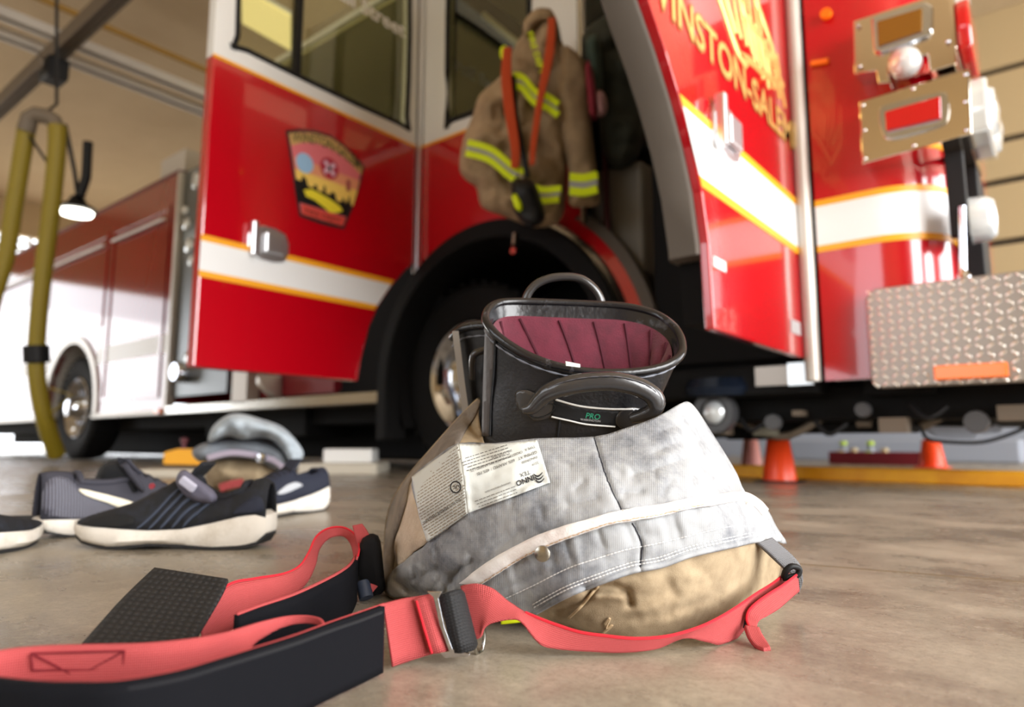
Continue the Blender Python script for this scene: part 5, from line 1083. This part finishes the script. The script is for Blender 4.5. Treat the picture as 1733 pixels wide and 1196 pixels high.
B2, B2s, ring2, _ = make_boot('second black boot, mostly hidden behind the front boot, against the truck wheel', RIM2, 765, 785, .66, .95, .8)
b = MB(); b.tube(catmull([PD(800, 640, .90), PD(800, 610, .885), PD(806, 597, .88), PD(830, 590, .88)], 16), .005, 10); part(b, 'pull_handle', HND, B2, smooth=True)
b = MB(); b.loft([[PD(x, y, .905), PD(x + 11, y, .900), PD(x + 11, y, .910), PD(x, y, .915)] for x, y in ((765, 560), (770, 600), (776, 650), (783, 700))], True, True, True); part(b, 'side_piping', mat('grey boot piping', (150, 144, 136), .5), B2, smooth=True)
# ================================================================ red suspenders lying on the floor
SU = thing('suspenders', PZ(400, 1110), 'red webbing suspenders with black pads, lying in loops on the concrete in the left foreground', 'suspenders')
hz_ = .052
def stand(xy, z=hz_):   # top-edge pixels of a strap standing on the floor -> (top rows, bottom rows)
    T_, B_ = [], []
    for x, y in xy:
        p = PZ(x, y, z); d = (p - CAM) @ FW; T_.append((x, y, d)); g = pixof(V(p[0], p[1], .001)); B_.append(g)
    return T_, B_
def shift(rows, dd): return [(x, y, d + dd) for x, y, d in rows]
def inter(a, b_, f): return [tuple(np.array(p) + (np.array(q) - np.array(p)) * f) for p, q in zip(a, b_)]
far_xy = [(548, 1056), (540, 1046), (515, 1041), (480, 1043), (440, 1052), (400, 1064), (350, 1076), (300, 1083), (240, 1088), (150, 1090), (80, 1092), (20, 1097), (-25, 1106), (-52, 1122), (-50, 1136), (-20, 1145)]
T_, B_ = stand(far_xy)
for k_, q_ in enumerate([(549, 1060), (541, 1057), (515, 1054), (482, 1060), (450, 1076), (418, 1104)]): f_ = (q_[1] - T_[k_][1]) / max(B_[k_][1] - T_[k_][1], 1); B_[k_] = (q_[0], q_[1], T_[k_][2] + (B_[k_][2] - T_[k_][2]) * f_)
ribbon(T_, B_, 90, .0018, 'inner_webbing', WEB, SU)
near_xy = [(-20, 1143), (50, 1150), (110, 1152), (200, 1150), (300, 1133), (370, 1113), (430, 1095), (500, 1073), (560, 1051), (610, 1034), (650, 1020)]
T_, B_ = stand(near_xy); ribbon(T_, B_, 80, .0018, 'outer_webbing', WEB, SU)
T2, B2_ = stand([(x, y + 4) for x, y in near_xy[:-1]] + [(646, 1025)], .0505); PADN = ribbon(shift(T2, -.0045), shift(B2_, -.0045), 80, .006, 'shoulder_pad', PAD, SU, across=9)
T2, B2_ = stand([(x, y + 16) for x, y in near_xy[:-1]] + [(646, 1036)], .046); b = MB(); b.tube([PD(x, y, d - .0085) for x, y, d in catmull(T2, 70)], .0012, 6); part(b, 'pad_seam', mat('pad seam', (16, 17, 22), .9), PADN, smooth=True)
# box stitch on the inner webbing
q = [PD(x, y, PZ(x, y, .03) @ FW * 0 + dd) for x, y, dd in []]
def bx(px): return float(np.interp(px, [20, 150, 240], [.402, .413, .415]))
b = MB()
for ln in ([(52, 1105), (210, 1101), (208, 1132), (55, 1134), (52, 1105)], [(55, 1106), (130, 1145), (207, 1103)]):
    P = []; 
    for (xa, ya), (xb, yb) in zip(ln[:-1], ln[1:]):
        for f in np.linspace(0, 1, 14): x = xa + (xb - xa) * f; y = ya + (yb - ya) * f; yt = float(np.interp(x, [20, 80, 150, 240], [1097, 1092, 1090, 1088])); dt = (PZ(x, yt, hz_) - CAM) @ FW; P.append(PD(x, y, dt - .0022 - (y - yt) * .0000))
    b.tube(P, .0007, 5)
part(b, 'box_stitching', mat('dark red thread', (110, 16, 28), .9), SU)
# webbing between pad and buckle
e1 = [(648, 1021, .548), (680, 1013, .556), (705, 1009, .560), (735, 1004, .566)]; e2 = [(664, 1128, .540), (690, 1119, .550), (728, 1107, .556), (762, 1103, .560)]
ribbon(e1, e2, 26, .002, 'buckle_webbing', WEB, SU)
ribbon([(702, 1013, .5555), (716, 1008, .5545), (731, 1004, .5585)], [(728, 1106, .5515), (744, 1103, .5500), (758, 1099, .5555)], 14, .0035, 'folded_webbing_end', WEB, SU)
b = MB(); b.tube([PD(705, 1016, .5535), PD(717, 1060, .551), PD(731, 1105, .549)], .0011, 6); part(b, 'fold_stitching', WEBE, SU, smooth=True)
b = MB()
ln = [(722, 1001), (748, 1001), (742, 1012), (752, 1060), (766, 1098), (795, 1106), (793, 1111), (752, 1113), (744, 1104), (760, 1102), (744, 1058), (733, 1010)]
q = [PD(x, y, .5490 + (x - 722) * 1e-5) for x, y in ln]; n_ = len(q); fl = [(x, y) for x, y in ln]
tri = tessellate_polygon([[Vector((x, y, 0)) for x, y in ln]]); b.add(q + [p + FW * .002 for p in q], [tuple(t_) for t_ in tri] + [tuple(n_ + i for i in reversed(t_)) for t_ in tri] + [(k, (k + 1) % n_, n_ + (k + 1) % n_, n_ + k) for k in range(n_)])
part(b, 'metal_buckle', CHR, SU, bevel=.0004)
ribbon([(744, 1007, .556), (760, 1001, .552), (776, 997, .560), (784, 1004, .57)], [(768, 1103, .552), (782, 1104, .548), (800, 1100, .556), (806, 1090, .566)], 18, .003, 'black_elastic_loop', mat('black ribbed elastic', (24, 25, 28), .75, weave=(120, .7, 1, (10, 10, 12))), SU)
b = MB(); c_ = PD(812, 1082, .585); b.tube([c_ + (Rv * .35 + FW * .9) * .010 * math.cos(a) + UP * .012 * math.sin(a) for a in np.linspace(0, 2 * math.pi, 22, endpoint=False)], .0017, 8, closed=True); part(b, 'metal_ring', STEEL, SU, smooth=True)
# front strap running under the heap to the right
T_ = [(780, 991, .600), (806, 987, .592), (831, 994, .588), (845, 1004, .587), (856, 1014, .586), (867, 1022, .585), (880, 1031, .584), (889, 1036, .583), (898, 1040, .582), (915, 1047, .580), (939, 1056, .578), (980, 1069, .574), (1020, 1075, .573), (1075, 1080, .574), (1130, 1076, .580), (1180, 1062, .592), (1215, 1046, .606), (1245, 1028, .625), (1280, 1004, .655), (1310, 985, .69), (1338, 962, .725)]
B_ = [(798, 1084, .575), (813, 1078, .573), (818, 1065, .572), (828, 1056, .572), (844, 1051, .572), (860, 1048, .572), (876, 1048, .571), (888, 1058, .570), (896, 1069, .569), (908, 1084, .568), (924, 1095, .569), (962, 1100, .571), (1000, 1102, .572), (1050, 1104, .573), (1110, 1098, .576), (1158, 1080, .584), (1195, 1086, .596), (1232, 1092, .612), (1262, 1062, .640), (1296, 1030, .67), (1326, 990, .705)]
ribbon(T_, B_, 120, .0018, 'front_webbing', WEB, SU, across=9)
b = MB(); b.tube([PD(x, y, d - .0008) for x, y, d in catmull(T_[7:], 90)], .0013, 6); part(b, 'webbing_edge', WEBE, SU, smooth=True)
T_ = [(1349, 972, .70), (1325, 990, .675), (1301, 1005, .655), (1280, 1020, .640), (1267, 1034, .632), (1264, 1048, .628), (1268, 1060, .622)]
B_ = [(1352, 1000, .70), (1336, 1014, .675), (1318, 1030, .652), (1299, 1042, .638), (1286, 1049, .630), (1281, 1057, .626), (1282, 1066, .620)]
ribbon(T_, B_, 50, .0018, 'returning_webbing', WEB, SU); b = MB(); b.tube([PD(x, y, d - .0008) for x, y, d in catmull(T_, 40)], .0013, 6); part(b, 'webbing_edge', WEBE, SU, smooth=True)
ribbon([(1260, 1060, .618), (1266, 1078, .606), (1278, 1094, .596), (1292, 1103, .588)], [(1284, 1064, .618), (1290, 1076, .607), (1298, 1088, .598), (1304, 1097, .590)], 20, .004, 'folded_webbing_tip', WEB, SU)
ribbon([(1255, 1040, .640), (1252, 1052, .636), (1256, 1062, .634)], [(1272, 1036, .640), (1268, 1050, .636), (1268, 1062, .634)], 10, .003, 'black_keeper', BLK, SU)
b = MB(); b.tube(catmull([PD(1326, 978, .70), PD(1330, 966, .697), PD(1340, 958, .697), PD(1352, 962, .70), PD(1350, 972, .70), PD(1338, 976, .70)], 24), .0032, 8, closed=True); part(b, 'black_clip', BLK, SU, smooth=True)
LGR = mat('grey webbing loop', (104, 104, 106), .9, weave=(120, .8, 1))
hl = ribbon([(1280, 918, .70), (1302, 938, .71), (1322, 958, .715), (1332, 968, .715)], [(1304, 910, .72), (1330, 932, .725), (1350, 952, .72), (1356, 964, .715)], 24, .004, 'hanging_loop', LGR, TT)
ribbon([(1334, 966, .718), (1346, 980, .722), (1346, 1000, .728)], [(1354, 958, .718), (1358, 980, .722), (1352, 1003, .728)], 14, .003, 'loop_end', LGR, TT)
# rear straps: second pad, red loop and wide elastic
xy2 = [(402, 1036), (440, 1022), (500, 1002), (560, 974), (590, 955), (602, 938)]
T_, B_ = stand(xy2, .052); ribbon(T_, B_, 40, .0018, 'rear_webbing', WEB, SU)
T2, B2_ = stand([(x, y + 5) for x, y in xy2], .049); ribbon(shift(T2, -.0045), shift(B2_, -.0045), 40, .006, 'rear_pad', PAD, SU)
T_ = [(335, 1035, .555), (385, 990, .605), (430, 979, .63), (478, 971, .66), (506, 958, .70), (522, 935, .75), (535, 908, .79), (555, 894, .82), (580, 892, .83), (600, 903, .82), (608, 922, .79), (606, 940, .755)]
B_ = [(345, 1090, .545), (400, 1062, .59), (452, 1040, .62), (498, 1008, .65), (520, 985, .69), (533, 958, .74), (540, 930, .785), (556, 912, .815), (578, 907, .825), (592, 918, .815), (598, 936, .785), (600, 956, .752)]
ribbon(T_, B_, 80, .002, 'looped_webbing', WEB, SU)
b = MB(); b.tube([PD(x, y, d - .001) for x, y, d in catmull(T_, 80)], .0012, 6); part(b, 'webbing_edge', WEBE, SU, smooth=True)
ribbon([(262, 962, .615), (232, 990, .590), (200, 1022, .558), (168, 1058, .525), (138, 1092, .495)], [(386, 981, .585), (376, 1005, .568), (356, 1040, .540), (335, 1075, .512), (318, 1100, .49)], 50, .0028, 'wide_back_elastic', ELA, SU, across=16)
ribbon([(597, 889, .80), (603, 915, .795), (607, 940, .79), (618, 972, .78), (630, 1003, .77)], [(613, 886, .80), (624, 905, .795), (624, 932, .79), (637, 962, .785), (642, 988, .78)], 30, .004, 'folded_side_webbing', WEB, SU)
pillow('side_elastic', DINT, [(612, 910), (640, 906), (648, 950), (650, 1000), (628, 1016), (604, 992), (598, 955)], .80, .02, SU, w=12, wr=.02)
b = MB(); b.tube([PD(614, 985, .775), PD(620, 1012, .765)], .008, 12); part(b, 'rolled_strap_end', mat('blue black rubber', (44, 52, 68), .6), SU, smooth=True)
ribbon([(846, 1044, .60), (880, 1042, .60)], [(848, 1056, .60), (884, 1052, .60)], 8, .002, 'reflective_strip', LIME, TT)
# chalk-like specks and the saw-cut joint in the slab
b = MB(); j0 = PZ(1330, 953); j1 = PZ(1733, 985); b.tube([j0 + V(0, 0, -.0012) + (j1 - j0) * t_ for t_ in (-.9, 0, .5, 1, 2)], .0026, 6); o = b.build('trim_2', mat('joint filler', (110, 94, 74), .8), None); o['kind'] = 'structure'
